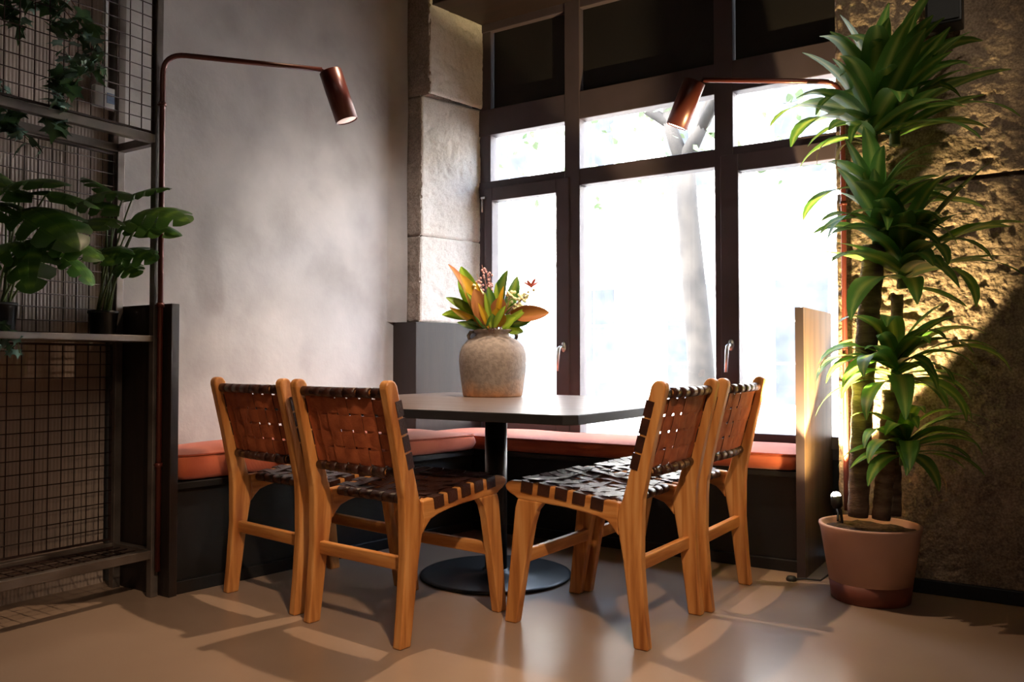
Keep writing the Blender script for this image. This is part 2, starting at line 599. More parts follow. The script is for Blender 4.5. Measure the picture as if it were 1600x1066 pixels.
# ribbed cladding behind the shelf: separate upright sheets with real ribs
clad = thing('trim_1', (0, 0, 0), 'dusky ribbed cladding sheets behind the wire mesh shelf', 'cladding', kind='structure')
def ribbed_sheet(y0, y1):
    mb = MB()
    rows = []
    n = int((y1 - y0) / 0.0035)
    for i in range(n + 1):
        y = y0 + (y1 - y0) * i / n
        x = -3.262 + (0.0012 if i % 4 in (1, 2) else 0)
        rows.append([(x, y, 0.0), (x, y, CZ - 0.05)])
    mb.grid(rows, smooth=False)
    mb.box(-3.29, -3.266, y0, y1, 0, CZ - 0.05)
    return mb
yy = 1.955
while yy > -0.3:
    ribbed_sheet(yy - 0.452, yy).build('cladding_sheet', M_ribbed, clad)
    yy -= 0.455

# stone: displaced box faces (front -Y, right +X or left -X)
def stone_block(x0, x1, y0, y1, z0, z1, step, amp, seed, splay=0.0, faces='fr', edge=0.012):
    """rough block; x1 edge may splay with depth.  f front(-Y) r right(+X) l left(-X) t/b"""
    off = Vector((seed * 3.7, seed * 1.3, seed * 7.1))

    def disp(p, nrm):
        q = Vector(p) + off
        a = noise.fractal(q * 9, 0.8, 2.0, 5) * amp * 0.5
        a += -max(0.0, noise.noise(q * 30) - 0.12) * amp * 1.6 + noise.noise(q * 55) * amp * 0.18
        return Vector(p) + Vector(nrm) * a

    mb = MB()

    def surf(o, u, v, nu, nv, nrm, mi=0):
        rows = []
        for j in range(nv + 1):
            r = []
            for i in range(nu + 1):
                a, b = i / nu, j / nv
                p = Vector(o) + Vector(u) * a + Vector(v) * b
                # edges rounded back a little, and worn
                L, Hh = Vector(u).length, Vector(v).length
                e = min(a * L, (1 - a) * L, b * Hh, (1 - b) * Hh)
                back = max(0, edge - e) / edge
                wob = noise.noise((p + off) * 6) * 0.6 + 0.4
                p = disp(p, nrm) - Vector(nrm) * (back ** 2 * edge * (0.5 + wob))
                r.append(p)
            rows.append(r)
        mb.grid(rows, mi)

    nz = max(2, int((z1 - z0) / step))
    if 'f' in faces:
        surf((x0, y0, z0), (x1 - x0, 0, 0), (0, 0, z1 - z0), max(2, int((x1 - x0) / step)), nz, (0, -1, 0))
    if 'r' in faces:
        surf((x1, y0, z0), (splay, y1 - y0, 0), (0, 0, z1 - z0), max(2, int((y1 - y0) / step)), nz, Vector((1, -splay / (y1 - y0), 0)).normalized(), 1 if splay else 0)
    if 'l' in faces:
        surf((x0, y1, z0), (0, y0 - y1, 0), (0, 0, z1 - z0), max(2, int((y1 - y0) / step)), nz, (-1, 0, 0))
    i = edge * 1.3 + amp
    mb.box(x0 + (i if 'l' in faces else 0), x1 - (i if 'r' in faces else 0), y0 + i, y1, z0, z1)
    return mb


# right stone pier, a wall of big blocks
pier = thing('wall_right', (0, 0, 0), 'rough brown granite block wall behind the tall potted plant', 'wall', kind='structure')
B(-0.70, 4.0, PY + 0.035, 4.5, 0, CZ).build('mortar_bed', M_mortar, pier)
PL = -0.737
rowsz = [(0.0, 1.600), (1.618, 2.50), (2.515, CZ)]
cuts = [0.95, 0.70, 1.00]
for k, ((z0, z1), xc) in enumerate(zip(rowsz, cuts)):
    stone_block(PL, xc, PY, 4.45, z0, z1, 0.0078, 0.011, 11 + k * 3, faces='fl', edge=0.007).build('stone_block', M_stone, pier)
    stone_block(xc + 0.008, 1.62, PY, PY + 0.06, z0, z1, 0.02, 0.011, 12 + k * 3, faces='f', edge=0.007).build('stone_block', M_stone, pier)
B(1.6, 4.0, PY + 0.01, PY + 0.06, 0, CZ).build('plain_stone', M_stone, pier)

# left stone pier with splayed reveal
pl = thing('wall_corner', (0, 0, 0), 'rough pale granite corner blocks beside the window reveal', 'wall', kind='structure')
B(-3.4, -3.045, 3.74, 4.3, 0, CZ).build('mortar_bed', M_mortar, pl)
for k, (z0, z1, xe) in enumerate([(1.13, 1.624, -3.012), (1.626, 2.435, -3.005), (2.437, CZ, -2.945)]):
    stone_block(-3.26, xe, 3.68, 4.25, z0, z1, 0.009, 0.006, 40 + k, splay=(-2.845 - xe), faces='fr', edge=0.010).build('stone_block', [M_stone_l, M_pale_reveal], pl)
# plaster return easing into the stone
rows = []
for z in [i * (CZ - 1.13) / 40 + 1.13 for i in range(41)]:
    r = []
    for i in range(7):
        a = i / 6 * PI / 2
        wob = noise.noise(Vector((0.3, 0, z * 2))) * 0.012
        r.append((WX + 0.001 + (0.085 + wob) * (1 - math.cos(a)), 3.60 + 0.075 * math.sin(a), z))
    rows.append(r)
MB().grid(rows).build('plaster_return', M_plaster, pl)
# dark dado boxing round the corner
dado = thing('trim_2', (0, 0, 0), 'dark dado boxing at the foot of the granite corner', 'panelling', kind='structure')
B(WX, -3.019, 3.655, 3.69, 0.0, 1.128).build('front_board', M_dark, dado, 0.002)
mb = MB()
mb.prism([(-3.06, 3.657), (-3.0185, 3.657), (-2.878, 4.105), (-2.95, 4.105)], 0.40, 1.128, axis='z')
mb.build('side_board', M_dark, dado, 0.002)
# soffit beam over the reveal
tag(B(-3.35, -0.72, 3.70, 4.19, 2.95, 3.10).build('trim_3', M_lintel, None, 0.004), 'dark red timber lintel beam over the window reveal', 'beam', kind='structure')
# baseboard on the right
tag(B(-0.60, 1.6, PY - 0.022, PY - 0.005, 0, 0.055).build('baseboard_right', M_bench, None, 0.003), 'black baseboard along the foot of the granite wall', 'baseboard', kind='structure')

# ------------------------------------------------------------------ window
win = thing('window_1', (0, 0, 0), 'dark brown window with three lights, three top panes and solid panels above', 'window', kind='structure')
def fr(name, x0, x1, z0, z1, y0=WY, y1=WY + 0.07, m=M_frame, bev=0.004):
    return B(x0, x1, y0, y1, z0, z1).build(name, m, win, bev)
XR = -0.66
fr('jamb', -2.95, -2.812, 0.44, 2.96)
fr('jamb', XR - 0.08, XR + 0.02, 0.44, 2.96)
fr('mullion', -2.296, -2.198, 0.44, 2.96, WY - 0.012)
fr('mullion', -1.421, -1.324, 0.44, 2.96, WY - 0.012)
fr('bottom_rail', -2.95, XR, 0.44, 0.495, WY - 0.004)
fr('transom', -2.95, XR, 1.895, 1.987, WY - 0.008)
fr('head_rail', -2.95, XR, 2.267, 2.425, WY - 0.010)
fr('top_rail', -2.95, XR, 2.90, 3.08, WY - 0.006)
for x0, x1 in ((-2.80, -2.30), (-2.19, -1.43), (-1.315, -0.75)):
    fr('upper_panel', x0 - 0.005, x1 + 0.005, 2.415, 2.91, WY + 0.030, WY + 0.09, M_upper, 0)
def pane(x0, x1, z0, z1, par=None, y=WY + 0.035):
    return B(x0, x1, y, y + 0.006, z0, z1).build('pane', M_glass, par or win)
pane(-2.82, -2.29, 1.98, 2.275)
pane(-2.205, -1.415, 1.98, 2.275)
pane(-1.33, -0.73, 1.98, 2.275)
pane(-2.205, -1.415, 0.49, 1.90)
def sash(x0, x1, z0, z1, wl_, wr, wt, wb, hx):
    mb = MB()
    y0, y1 = WY - 0.022, WY + 0.05
    for a in ((x0, x0 + wl_, z0, z1), (x1 - wr, x1, z0, z1)):
        mb.box(a[0], a[1], y0, y1, a[2], a[3])
    mb.box(x0 + wl_, x1 - wr, y0, y1, z1 - wt, z1)
    mb.box(x0 + wl_, x1 - wr, y0, y1, z0, z0 + wb)
    s = mb.build('sash', M_frame, win, 0.004)
    pane(x0 + wl_ - 0.01, x1 - wr + 0.01, z0 + wb - 0.01, z1 - wt + 0.01, s)
    h = MB()
    zc = 0.985
    # oval rose plate, neck, lever
    for q in range(2):
        pass
    M = Matrix.Translation((hx, y0 - 0.004, zc)) @ Matrix.Diagonal((0.55, 1, 1, 1)) @ Matrix.Rotation(PI / 2, 4, 'X')
    h.lathe([(0.0, -0.006), (0.026, -0.006), (0.030, 0.0), (0.026, 0.006), (0.0, 0.008)], 20, M=M)
    h.tube([(hx, y0 - 0.008, zc), (hx, y0 - 0.038, zc), (hx - 0.004, y0 - 0.05, zc - 0.008), (hx - 0.006, y0 - 0.052, zc - 0.03), (hx - 0.012, y0 - 0.052, zc - 0.135)], [0.009, 0.009, 0.010, 0.010, 0.008], 10)
    h.build('handle', M_alu, s)
sash(-2.842, -2.262, 0.49, 1.945, 0.056, 0.085, 0.08, 0.06, -2.295)
sash(-1.388, -0.70, 0.49, 1.945, 0.092, 0.07, 0.088, 0.06, -1.335)
hg = MB().tube([(-2.852, WY - 0.03, 1.80), (-2.852, WY - 0.03, 1.885)], 0.006, 8)
hg.box(-2.858, -2.828, WY - 0.036, WY - 0.022, 1.88, 1.892)
hg.build('hinge', M_alu, win)

# ------------------------------------------------------------------ outside
tag(B(-70, 70, 4.3, 16, -0.16, -0.1).build('street', M_street), 'pale sunlit street outside the window', 'street', kind='structure')
fac = thing('building', (0, 14, -0.1), 'pale sunlit building with rows of windows across the street', 'building')
B(-70, 70, 0, 1.5, 0, 6.9).build('wall', M_facade, fac)
for z in (2.9, 3.55, 6.3, 6.74):
    B(-70, 70, -0.18, 0.05, z, z + 0.16).build('cornice', M_facade, fac, 0.02)
for row, (z0, z1) in enumerate(((0.2, 2.5), (4.0, 6.0))):
    for i in range(15):
        x = -21 + i * 1.9
        w = B(x, x + 1.0, -0.05, 0.04, z0, z1).build('window', M_facade, fac, 0.01)
        g = MB()
        for k in range(2):
            for q in range(3):
                hh = (z1 - z0 - 0.2) / 3
                g.box(x + 0.08 + k * 0.44, x + 0.48 + k * 0.44, -0.07, -0.045, z0 + 0.1 + q * hh, z0 + 0.06 + (q + 1) * hh)
        g.build('shutter', M_shut, w)
tree = thing('street_tree', (-2.72, 7.5, -0.1), 'pale forked street tree trunk outside the middle window', 'tree')
mb = MB()
tp = [(0, 0, 0), (-0.03, 0, 1.0), (-0.09, 0, 1.7), (-0.15, 0, 2.4), (-0.19, 0, 2.95)]
mb.tube([Vector(p) for p in tp], [0.15, 0.125, 0.115, 0.10, 0.11], 12)
mb.build('trunk', M_trunk, tree)
for a in ([(-0.19, 0, 2.9), (-0.32, 0, 3.25), (-0.42, 0.1, 3.8), (-0.6, 0.1, 5.2)], [(-0.19, 0, 2.9), (-0.02, 0, 3.2), (0.12, 0, 3.6), (0.5, 0.2, 5.0)], [(-0.02, 0, 3.2), (0.5, -0.2, 3.9), (1.4, -0.3, 4.6)], [(-0.32, 0, 3.3), (-1.0, 0.3, 3.8), (-1.9, 0.3, 4.4)]):
    MB().tube(a, [0.085, 0.065, 0.045, 0.02][:len(a)] if len(a) == 4 else [0.06, 0.04, 0.02], 8).build('branch', M_trunk, tree)
mb = MB()
for i in range(2600):
    c = Vector((random.gauss(-0.4, 2.0), random.gauss(0.0, 0.8), random.gauss(4.3, 0.95)))
    if c.z < 2.6: continue
    r = Euler((random.random() * 6, random.random() * 6, random.random() * 6)).to_matrix()
    s_ = random.uniform(0.035, 0.065)
    pts = [r @ Vector(q) * s_ + c for q in ((-1, 0, 0), (-0.3, -0.6, 0.1), (0.5, -0.4, 0.1), (1.1, 0, 0), (0.5, 0.4, 0.1), (-0.3, 0.6, 0.1))]
    b = len(mb.v)
    mb.v += [tuple(p) for p in pts]
    mb.face(range(b, b + 6))
tag(mb.build('foliage', M_treeleaf, tree), kind='stuff')

# ------------------------------------------------------------------ benches
lb = thing('bench', (0, 0, 0), 'black built-in bench along the left concrete wall', 'bench')
mb = MB().prism([(WX + 0.003, 2.0), (-2.86, 2.0), (-2.62, 3.645), (WX + 0.003, 3.645)], 0.03, 0.405, axis='z')
mb.build('bench_front', M_bench, lb, 0.003)
mb = MB().prism([(WX + 0.003, 2.0), (-2.84, 2.0), (-2.585, 3.62), (WX + 0.003, 3.62)], 0.405, 0.432, axis='z')
mb.build('seat_board', M_bench, lb, 0.003)
MB().prism([(WX + 0.003, 2.0), (-2.845, 2.0), (-2.605, 3.645), (WX + 0.003, 3.645)], 0.0, 0.05, axis='z').build('plinth', M_bench, lb, 0.003)
B(WX + 0.003, -2.833, 1.963, 1.998, 0, 1.126).build('end_panel', [M_dark], lb, 0.002)

wb = thing('bench', (0, 0, 0), 'black built-in bench under the window with tall end panel', 'bench')
MB().prism([(-3.012, 3.66), (-3.0, 3.665), (-0.897, 3.665), (-0.897, 4.095), (-2.87, 4.095)], 0.04, 0.405, axis='z').build('bench_front', M_bench, wb, 0.003)
MB().prism([(-3.012, 3.66), (-3.0, 3.625), (-0.897, 3.625), (-0.897, 4.095), (-2.87, 4.095)], 0.407, 0.432, axis='z').build('seat_board', M_bench, wb, 0.003)
MB().prism([(-3.012, 3.66), (-3.0, 3.65), (-0.897, 3.65), (-0.897, 4.095), (-2.87, 4.095)], 0.0, 0.05, axis='z').build('plinth', M_bench, wb, 0.003)
mb = B(-0.897, -0.862, 3.57, 4.095, 0, 1.13)
ep = mb.mesh('end_panel', [M_edge, M_panelwood], 0.0)
for p in ep.polygons:
    if p.normal.x > 0.9: p.material_index = 1
put('end_panel', ep, wb)


def cushion(poly, z0, z1, puff, label, group):
    """soft cushion over a 4-corner footprint (p00, p10, p11, p01); origin at its centre"""
    P = [Vector((a, b, 0)) for a, b in poly]
    c = sum(P, Vector()) / 4
    c.z = z0
    t = thing('seat_cushion', c, label, 'cushion', group=group)
    nu = max(8, int((P[1] - P[0]).length / 0.03))
    nv = max(8, int((P[3] - P[0]).length / 0.03))

    def foot(u, v, inset=0):
        a = P[0].lerp(P[1], u)
        b = P[3].lerp(P[2], u)
        q = a.lerp(b, v)
        m = (P[0] + P[1] + P[2] + P[3]) / 4
        d = m - q
        return q

    h = z1 - z0
    # perimeter loop
    per = [(i / nu, 0) for i in range(nu)] + [(1, i / nv) for i in range(nv)] + [(1 - i / nu, 1) for i in range(nu)] + [(0, 1 - i / nv) for i in range(nv)]
    lu, lv = (P[1] - P[0]).length, (P[3] - P[0]).length
    def rnd(u, v, r):
        # round the corners in plan by pulling towards centre, inset by r
        x, y = (u - 0.5) * lu, (v - 0.5) * lv
        ax, ay = lu / 2 - r, lv / 2 - r
        cr = 0.035
        x = max(-ax, min(ax, x)); y = max(-ay, min(ay, y))
        ex, ey = max(0, abs(x) - (ax - cr)), max(0, abs(y) - (ay - cr))
        d = math.hypot(ex, ey)
        if d > cr:
            x = math.copysign(ax - cr + ex * cr / d, x) if ex > 0 else x
            y = math.copysign(ay - cr + ey * cr / d, y) if ey > 0 else y
        return foot(x / lu + 0.5, y / lv + 0.5)
    def topz(u, v):
        a = min(u, 1 - u) * lu; b = min(v, 1 - v) * lv
        f = (1 - math.exp(-a / 0.10)) * (1 - math.exp(-b / 0.10))
        return h + puff * f + 0.006 * noise.noise(Vector((u * lu * 4, v * lv * 4, z1)))
    mb = MB()
    rings = [(0.030, 0.0), (0.010, 0.006), (0.002, 0.022), (-0.004, h * 0.5), (0.0, h - 0.016), (0.006, h - 0.004), (0.012, h + 0.001)]
    rows = []
    for ins, z in rings:
        r = [rnd(u, v, ins) - c + Vector((0, 0, z + z0)) for u, v in per]
        rows.append(r + [r[0]])
    mb.grid(rows)
    rows = []
    for j in range(nv + 1):
        r = []
        for i in range(nu + 1):
            q = rnd(i / nu, j / nv, 0.010) - c
            q.z = topz(i / nu, j / nv)
            r.append(q)
        rows.append(r)
    mb.grid(rows)
    rows = [[rnd(i / nu, j / nv, 0.03) - c + Vector((0, 0, z0 + 0.0)) for i in range(nu + 1)] for j in range(nv + 1)]
    mb.grid(rows)
    mb.build('cover', M_fabric, t)
    loop = [rnd(u, v, 0.004) - c + Vector((0, 0, z0 + h - 0.002)) for u, v in per]
    MB().tube(loop + [loop[0]], 0.0045, 6, cap=False).build('piping', M_piping, t)
    return t


G = 'rust seat cushions on the benches'
cushion([(WX + 0.01, 2.012), (-2.835, 2.012), (-2.725, 2.80), (WX + 0.01, 2.80)], 0.434, 0.535, 0.035, 'rust orange bench cushion against the left end panel', G)
cushion([(WX + 0.01, 2.815), (-2.70, 2.815), (-2.55, 3.605), (WX + 0.01, 3.605)], 0.434, 0.515, 0.035, 'rust orange bench cushion in the corner left of the table', G)
cushion([(-3.0, 3.615), (-0.905, 3.615), (-0.905, 4.075), (-2.88, 4.075)], 0.434, 0.505, 0.022, 'long rust cushion on the bench under the window', G)

# ------------------------------------------------------------------ table
tb = thing('dining_table', (-1.98, 2.93, 0), 'dark square pedestal table with clipped corners and round black base', 'table')
x0, x1, y0, y1, ch = -0.80, 0.745, -0.68, 0.70, 0.035
poly = [(x0 + ch, y0), (x1 - ch, y0), (x1, y0 + ch), (x1, y1 - ch), (x1 - ch, y1), (x0 + ch, y1), (x0, y1 - ch), (x0, y0 + ch)]
mb = MB().prism(poly, 0.703, 0.735, axis='z')
me = mb.mesh('table_top', [M_tedge, M_table], 0.002, 1)
for p in me.polygons:
    if p.normal.z > 0.9: p.material_index = 1
put('table_top', me, tb)
MB().lathe([(0.047, 0.012), (0.047, 0.70)], 32).build('column', M_black, tb)
MB().lathe([(0.0, 0.001), (0.312, 0.001), (0.32, 0.004), (0.318, 0.010), (0.30, 0.013), (0.06, 0.017), (0.055, 0.03), (0.0, 0.03)], 72).build('base_plate', M_black, tb)
B(-0.25, 0.25, -0.25, 0.25, 0.692, 0.7025).build('top_bracket', M_black, tb, 0.003)

# ------------------------------------------------------------------ chairs
SC = 1.055
def sc(poly):
    return [(a * SC, z) for a, z in poly]
HW = 0.237           # half outer width
TH = 0.036
rear_prof = sc([(0.018, 0.0), (0.036, 0.14), (0.052, 0.268), (0.068, 0.36), (0.074, 0.40), (0.066, 0.432), (0.053, 0.465), (0.006, 0.638), (-0.036, 0.80), (-0.042, 0.825), (-0.052, 0.839), (-0.066, 0.844), (-0.080, 0.840), (-0.088, 0.828), (-0.088, 0.815), (-0.048, 0.641), (-0.013, 0.470), (-0.010, 0.417), (-0.008, 0.276), (-0.018, 0.12), (-0.029, 0.0)])
rail_prof = sc([(0.066, 0.452), (0.123, 0.456), (0.24, 0.474), (0.34, 0.486), (0.427, 0.490), (0.462, 0.489), (0.478, 0.482), (0.485, 0.470), (0.480, 0.457), (0.466, 0.446), (0.446, 0.437), (0.434, 0.428), (0.355, 0.424), (0.25, 0.417), (0.187, 0.409), (0.14, 0.400), (0.105, 0.388), (0.085, 0.368), (0.068, 0.345)])
front_prof = sc([(0.434, 0.43), (0.444, 0.40), (0.486, 0.0), (0.440, 0.0), (0.402, 0.22), (0.378, 0.345), (0.362, 0.395), (0.336, 0.425)])


def line_pt(z, bow=0.0):
    """strap plane of the back: y for a given z (between the posts)"""
    return (0.030 - (z - 0.545) * 0.262) * SC - 0.016 - bow


def band(path, wdir, nrm_of, w, t, mats, name, parent, extra=None):
    """flat strap swept along path: top face slot 0, all other faces slot 1"""
    mb = MB()
    n = len(path)
    P = [Vector(p) for p in path]
    wd = Vector(wdir)
    tops, bots = [], []
    for i, p in enumerate(P):
        tg = (P[min(i + 1, n - 1)] - P[max(i - 1, 0)]).normalized()
        nn = wd.cross(tg).normalized()
        if nn.dot(Vector(nrm_of)) < 0 and not getattr(band, 'free', False): nn = -nn
        tops.append([p + wd * w / 2 + nn * t / 2, p - wd * w / 2 + nn * t / 2])
        bots.append([p + wd * w / 2 - nn * t / 2, p - wd * w / 2 - nn * t / 2])
    mb.grid(tops, 0)
    mb.grid([b[::-1] for b in bots], 1)
    mb.grid([[t_[0], b_[0]] for t_, b_ in zip(tops, bots)], 0, smooth=False)
    mb.grid([[b_[1], t_[1]] for t_, b_ in zip(tops, bots)], 0, smooth=False)
    b = len(mb.v)
    if extra: extra(mb)
    return mb.build(name, mats, parent)


def make_chair(loc, rz, label):
    t = thing('dining_chair', loc, label, 'chair', rz, 'teak chairs with woven leather around the table')
    for s in (-1, 1):
        xa, xb = sorted((s * HW, s * (HW - TH)))
        MB().prism(rear_prof, xa, xb).build('rear_leg', M_wood_z, t, 0.0065, 3)
        xa2, xb2 = sorted((s * (HW - 0.001), s * (HW - TH + 0.002)))
        MB().prism(rail_prof, xa2, xb2).build('seat_rail', M_wood_y, t, 0.006, 3)
        MB().prism(front_prof, xa, xb).build('front_leg', M_wood_z, t, 0.006, 3)
    xi = HW - TH + 0.004
    B(-xi, xi, 0.012 * SC, 0.034 * SC, 0.232, 0.276).build('stretcher', M_wood_x, t, 0.004, 2)
    B(-xi, xi, 0.402 * SC, 0.424 * SC, 0.212, 0.256).build('stretcher', M_wood_x, t, 0.004, 2)
    # back bars (bowed) and seat bars
    def bar(y, z, bow, r, nm):
        pts = [(x * xi / 8, y - bow * (1 - (x / 8) ** 2), z) for x in range(-8, 9)]
        MB().tube(pts, r, 12).build(nm, M_wood_x, t)
    BOW = 0.022
    zb, zt = 0.545, 0.802
    yb, yt = line_pt(zb), line_pt(zt)
    bar(yb, zb, BOW, 0.0125, 'back_bar')
    bar(yt, zt, BOW, 0.0125, 'back_bar')
    yr, zr = 0.098 * SC, 0.442
    yf, zf = 0.440 * SC, 0.474
    bar(yr, zr, 0, 0.0125, 'seat_bar')
    bar(yf, zf, 0, 0.0125, 'seat_bar')
    inner = HW - TH
    # ---- back: 7 upright straps and 4 cross straps
    nv, nh = 7, 4
    pv = 2 * inner / nv
    ph = (zt - zb - 0.034) / nh
    wv, wh = pv - 0.0062, ph - 0.0065
    T = 0.0020
    nb = Vector((0, 1, 0.26)).normalized()
    def weave(i, j):
        return 1 if (i + j) % 2 else -1
    for i in range(nv):
        x = -inner + pv * (i + 0.5)
        bow = BOW * (1 - (x / xi) ** 2)
        path = []
        z = zb + 0.010
        N = 26
        for k in range(N + 1):
            z = zb + 0.010 + (zt - zb - 0.020) * k / N
            q = (z - zb - 0.017) / ph - 0.5
            a = 0.0015 * math.cos(PI * q) * weave(i, 0)
            if q < -0.5 or q > nh - 0.5: a *= 0.3
            path.append(Vector((x, line_pt(z) - bow, z)) + nb * a)
        def sleeves(mb, x=x, bow=bow):
            for y_, z_ in ((yb, zb), (yt, zt)):
                mb.tube([(x - pv / 2 + 0.0016, y_ - bow, z_), (x + pv / 2 - 0.0016, y_ - bow, z_)], 0.0168, 14, 0)
        band(path, (1, 0, 0), (0, 1, 0), wv, T, [M_leather, M_suede], 'strap', t, sleeves)
    for j in range(nh):
        z = zb + 0.017 + ph * (j + 0.5)
        path = []
        N = 7 * 5
        for k in range(N + 1):
            x = -inner + 2 * inner * k / N
            q = (x + inner) / pv - 0.5
            a = -0.0015 * math.cos(PI * q) * weave(0, j)
            bow = BOW * (1 - (x / xi) ** 2)
            path.append(Vector((x, line_pt(z) - bow, z)) + nb * a)
        wd = Vector((0, -0.26, 1)).normalized()
        def wraps(mb, z=z):
            # leather wrapped round the front part of both posts
            yfp = (0.053 - (z - 0.465) * 0.2657) * SC
            for s in (-1, 1):
                xa, xb = sorted((s * (HW + 0.0022), s * (HW - TH - 0.0022)))
                R = Matrix.Translation((0, yfp, z)) @ Matrix.Rotation(0.255, 4, 'X')
                mb.box(xa, xb, -0.026, 0.0018, -wh / 2 - 0.0008, wh / 2 + 0.0008, 0, R)
        band(path, wd, (0, 1, 0), wh, T, [M_leather, M_suede], 'strap', t, wraps)
    # ---- seat: 7 lengthwise straps, 5 cross straps
    ns = 5
    ps = 0.0645 * SC
    ys = [0.136 * SC + ps * k for k in range(ns)]
    ws = 0.046
    def seat_z(x, y):
        u = (y - yr) / (yf - yr)
        top = 0.456 + (0.4965 - 0.456) * (1 - (1 - u) ** 1.5)
        return top - 0.020 * (1 - (x / inner) ** 2) * (4 * u * (1 - u)) ** 0.6
    for i in range(nv):
        x = -inner + pv * (i + 0.5)
        path = []
        N = 28
        for k in range(N + 1):
            y = yr + (yf - yr) * k / N
            q = (y - ys[0]) / ps
            a = 0.0015 * math.cos(PI * q) * (1 if i % 2 else -1)
            path.append((x, y, seat_z(x, y) + a))
        zr_, zf_ = zr, zf
        def sleeves(mb, x=x):
            for y_, z_ in ((yr, zr), (yf, zf)):
                mb.tube([(x - pv / 2 + 0.0016, y_, z_), (x + pv / 2 - 0.0016, y_, z_)], 0.0168, 14, 0)
        band(path, (1, 0, 0), (0, 0, 1), wv, T, [M_leather, M_leather], 'strap', t, sleeves)
    for k2, y in enumerate(ys):
        path = []
        N = 35
        for k in range(N + 1):
            x = -inner + 2 * inner * k / N
            q = (x + inner) / pv - 0.5
            a = -0.0015 * math.cos(PI * q) * (-1 if k2 % 2 == 0 else 1)
            path.append((x, y, seat_z(x, y) + a))
        def wraps(mb, y=y):
            u = (y / SC - 0.066)
            pts = [(0.123, 0.456), (0.24, 0.474), (0.34, 0.486), (0.427, 0.490)]
            yy_ = y / SC
            zt_ = pts[0][1]
            for (a, za), (b, zb_) in zip(pts, pts[1:]):
                if a <= yy_ <= b: zt_ = za + (zb_ - za) * (yy_ - a) / (b - a)
            if yy_ > 0.427: zt_ = 0.490
            for s in (-1, 1):
                xa, xb = sorted((s * (HW + 0.0024), s * (HW - TH - 0.0024)))
                R = Matrix.Translation((0, y, zt_)) @ Matrix.Rotation(0.13, 4, 'X')
                mb.box(xa, xb, -ws / 2, ws / 2, -0.036, 0.0028, 0, R)
        band(path, (0, 1, 0), (0, 0, 1), ws, T, [M_leather, M_leather], 'strap', t, wraps)
    return t


def copy_tree(o, loc, rz, label):
    r = o.copy()
    COL.objects.link(r)
    r.location = loc
    r.rotation_euler = (0, 0, rz)
    r['label'] = label
    for ch in list(o.children):
        c = ch.copy()
        COL.objects.link(c)
        c.parent = r
    return r


R = math.radians
ch2 = make_chair((-1.942, 2.045, 0), R(-4.5), 'teak chair with woven brown leather, nearest the camera at the left of the table')
copy_tree(ch2, (-2.487, 2.125, 0), R(-7.5), 'teak chair with woven leather beside the dark bench end panel')
ch3 = copy_tree(ch2, (-1.083, 2.645, 0), R(88.5), 'teak chair in front of the right side of the table, nearer of the two there')
copy_tree(ch2, (-1.055, 3.138, 0), R(89.5), 'teak chair right of the table, closest to the window and potted plant')

# ------------------------------------------------------------------ vase with flowers
vc = Vector((-2.25, 3.30, 0.7355))
vase = thing('vase', vc, 'weathered grey and ochre clay vase on the dark table', 'vase')
prof = [(0.0, 0.0), (0.138, 0.0), (0.143, 0.006), (0.150, 0.06), (0.158, 0.12), (0.162, 0.17), (0.160, 0.205), (0.148, 0.24), (0.122, 0.268), (0.092, 0.283), (0.080, 0.292), (0.080, 0.302), (0.092, 0.314), (0.094, 0.320), (0.088, 0.322), (0.070, 0.312), (0.068, 0.29), (0.09, 0.26), (0.0, 0.20)]
MB().lathe(prof, 56).build('body', M_vase, vase)
for an in (R(212), R(32)):
    d = Vector((math.cos(an), math.sin(an), 0))
    MB().tube([d * 0.088 + Vector((0, 0, 0.312)), d * 0.106 + Vector((0, 0, 0.308)), d * 0.116 + Vector((0, 0, 0.292)), d * 0.112 + Vector((0, 0, 0.274))], [0.008, 0.009, 0.009, 0.008], 8).build('lug', M_vase, vase)
bq = thing('flower_arrangement', vc + Vector((0, 0, 0.21)), 'dried bouquet of magnolia leaves and flowers standing in the clay vase', 'bouquet')


def blade(L, Wd, rise, droop, fold=0.15, n=10, twist=0.0, tip=1.0, wave=0.0):
    """rows of 5 points along a curved leaf, from origin outward along +Y"""
    rows = []
    y = z = 0.0
    ang = rise
    st = L / n
    for i in range(n + 1):
        u = i / n
        w = Wd / 2 * max(0.03, (math.sin(PI * min(1, (u * 0.94 + 0.05)) ** tip)) ** 0.75)
        if u < 0.12: w = max(w, Wd * 0.16)
        tw = twist * u
        c = Vector((0, y, z))
        ca, sa = math.cos(ang), math.sin(ang)
        nr = Vector((0, -sa, ca))
        r = []
        for j in (-1, -0.5, 0, 0.5, 1):
            off = Vector((j * w * math.cos(tw), 0, 0)) + nr * (abs(j) * w * fold + j * w * math.sin(tw) + wave * w * math.sin(u * 9 + j * 2))
            r.append(c + off)
        rows.append(r)
        y += st * ca
        z += st * sa
        ang -= droop / n * (0.4 + 1.2 * u)
    return rows


def two_side(rows, t=0.0012):
    mb = MB()
    mb.grid(rows, 0, True)
    mb.grid([[p - Vector((0, 0, t)) if abs(p.z) < 9 else p for p in r][::-1] for r in rows], 1, True)
    return mb


def cast(px, py, depth_pt):
    """world point seen at a pixel, at the same distance from the camera plane as depth_pt"""
    f = 1296.0
    cp, sp = math.cos(PITCH), math.sin(PITCH)
    F = Vector((-math.sin(YAW) * cp, math.cos(YAW) * cp, sp))
    Rr = Vector((math.cos(YAW), math.sin(YAW), 0))
    U = Rr.cross(F)
    d = (Vector(depth_pt) - Vector((0, 0, H))).dot(F)
    return Vector((0, 0, H)) + (F * f + Rr * (px - 800) - U * (py - 533)) * d / f


vtop = vc + Vector((0, 0, 0.30))
bo = bq.location
toward_cam = Vector((0.56, -0.83, 0))


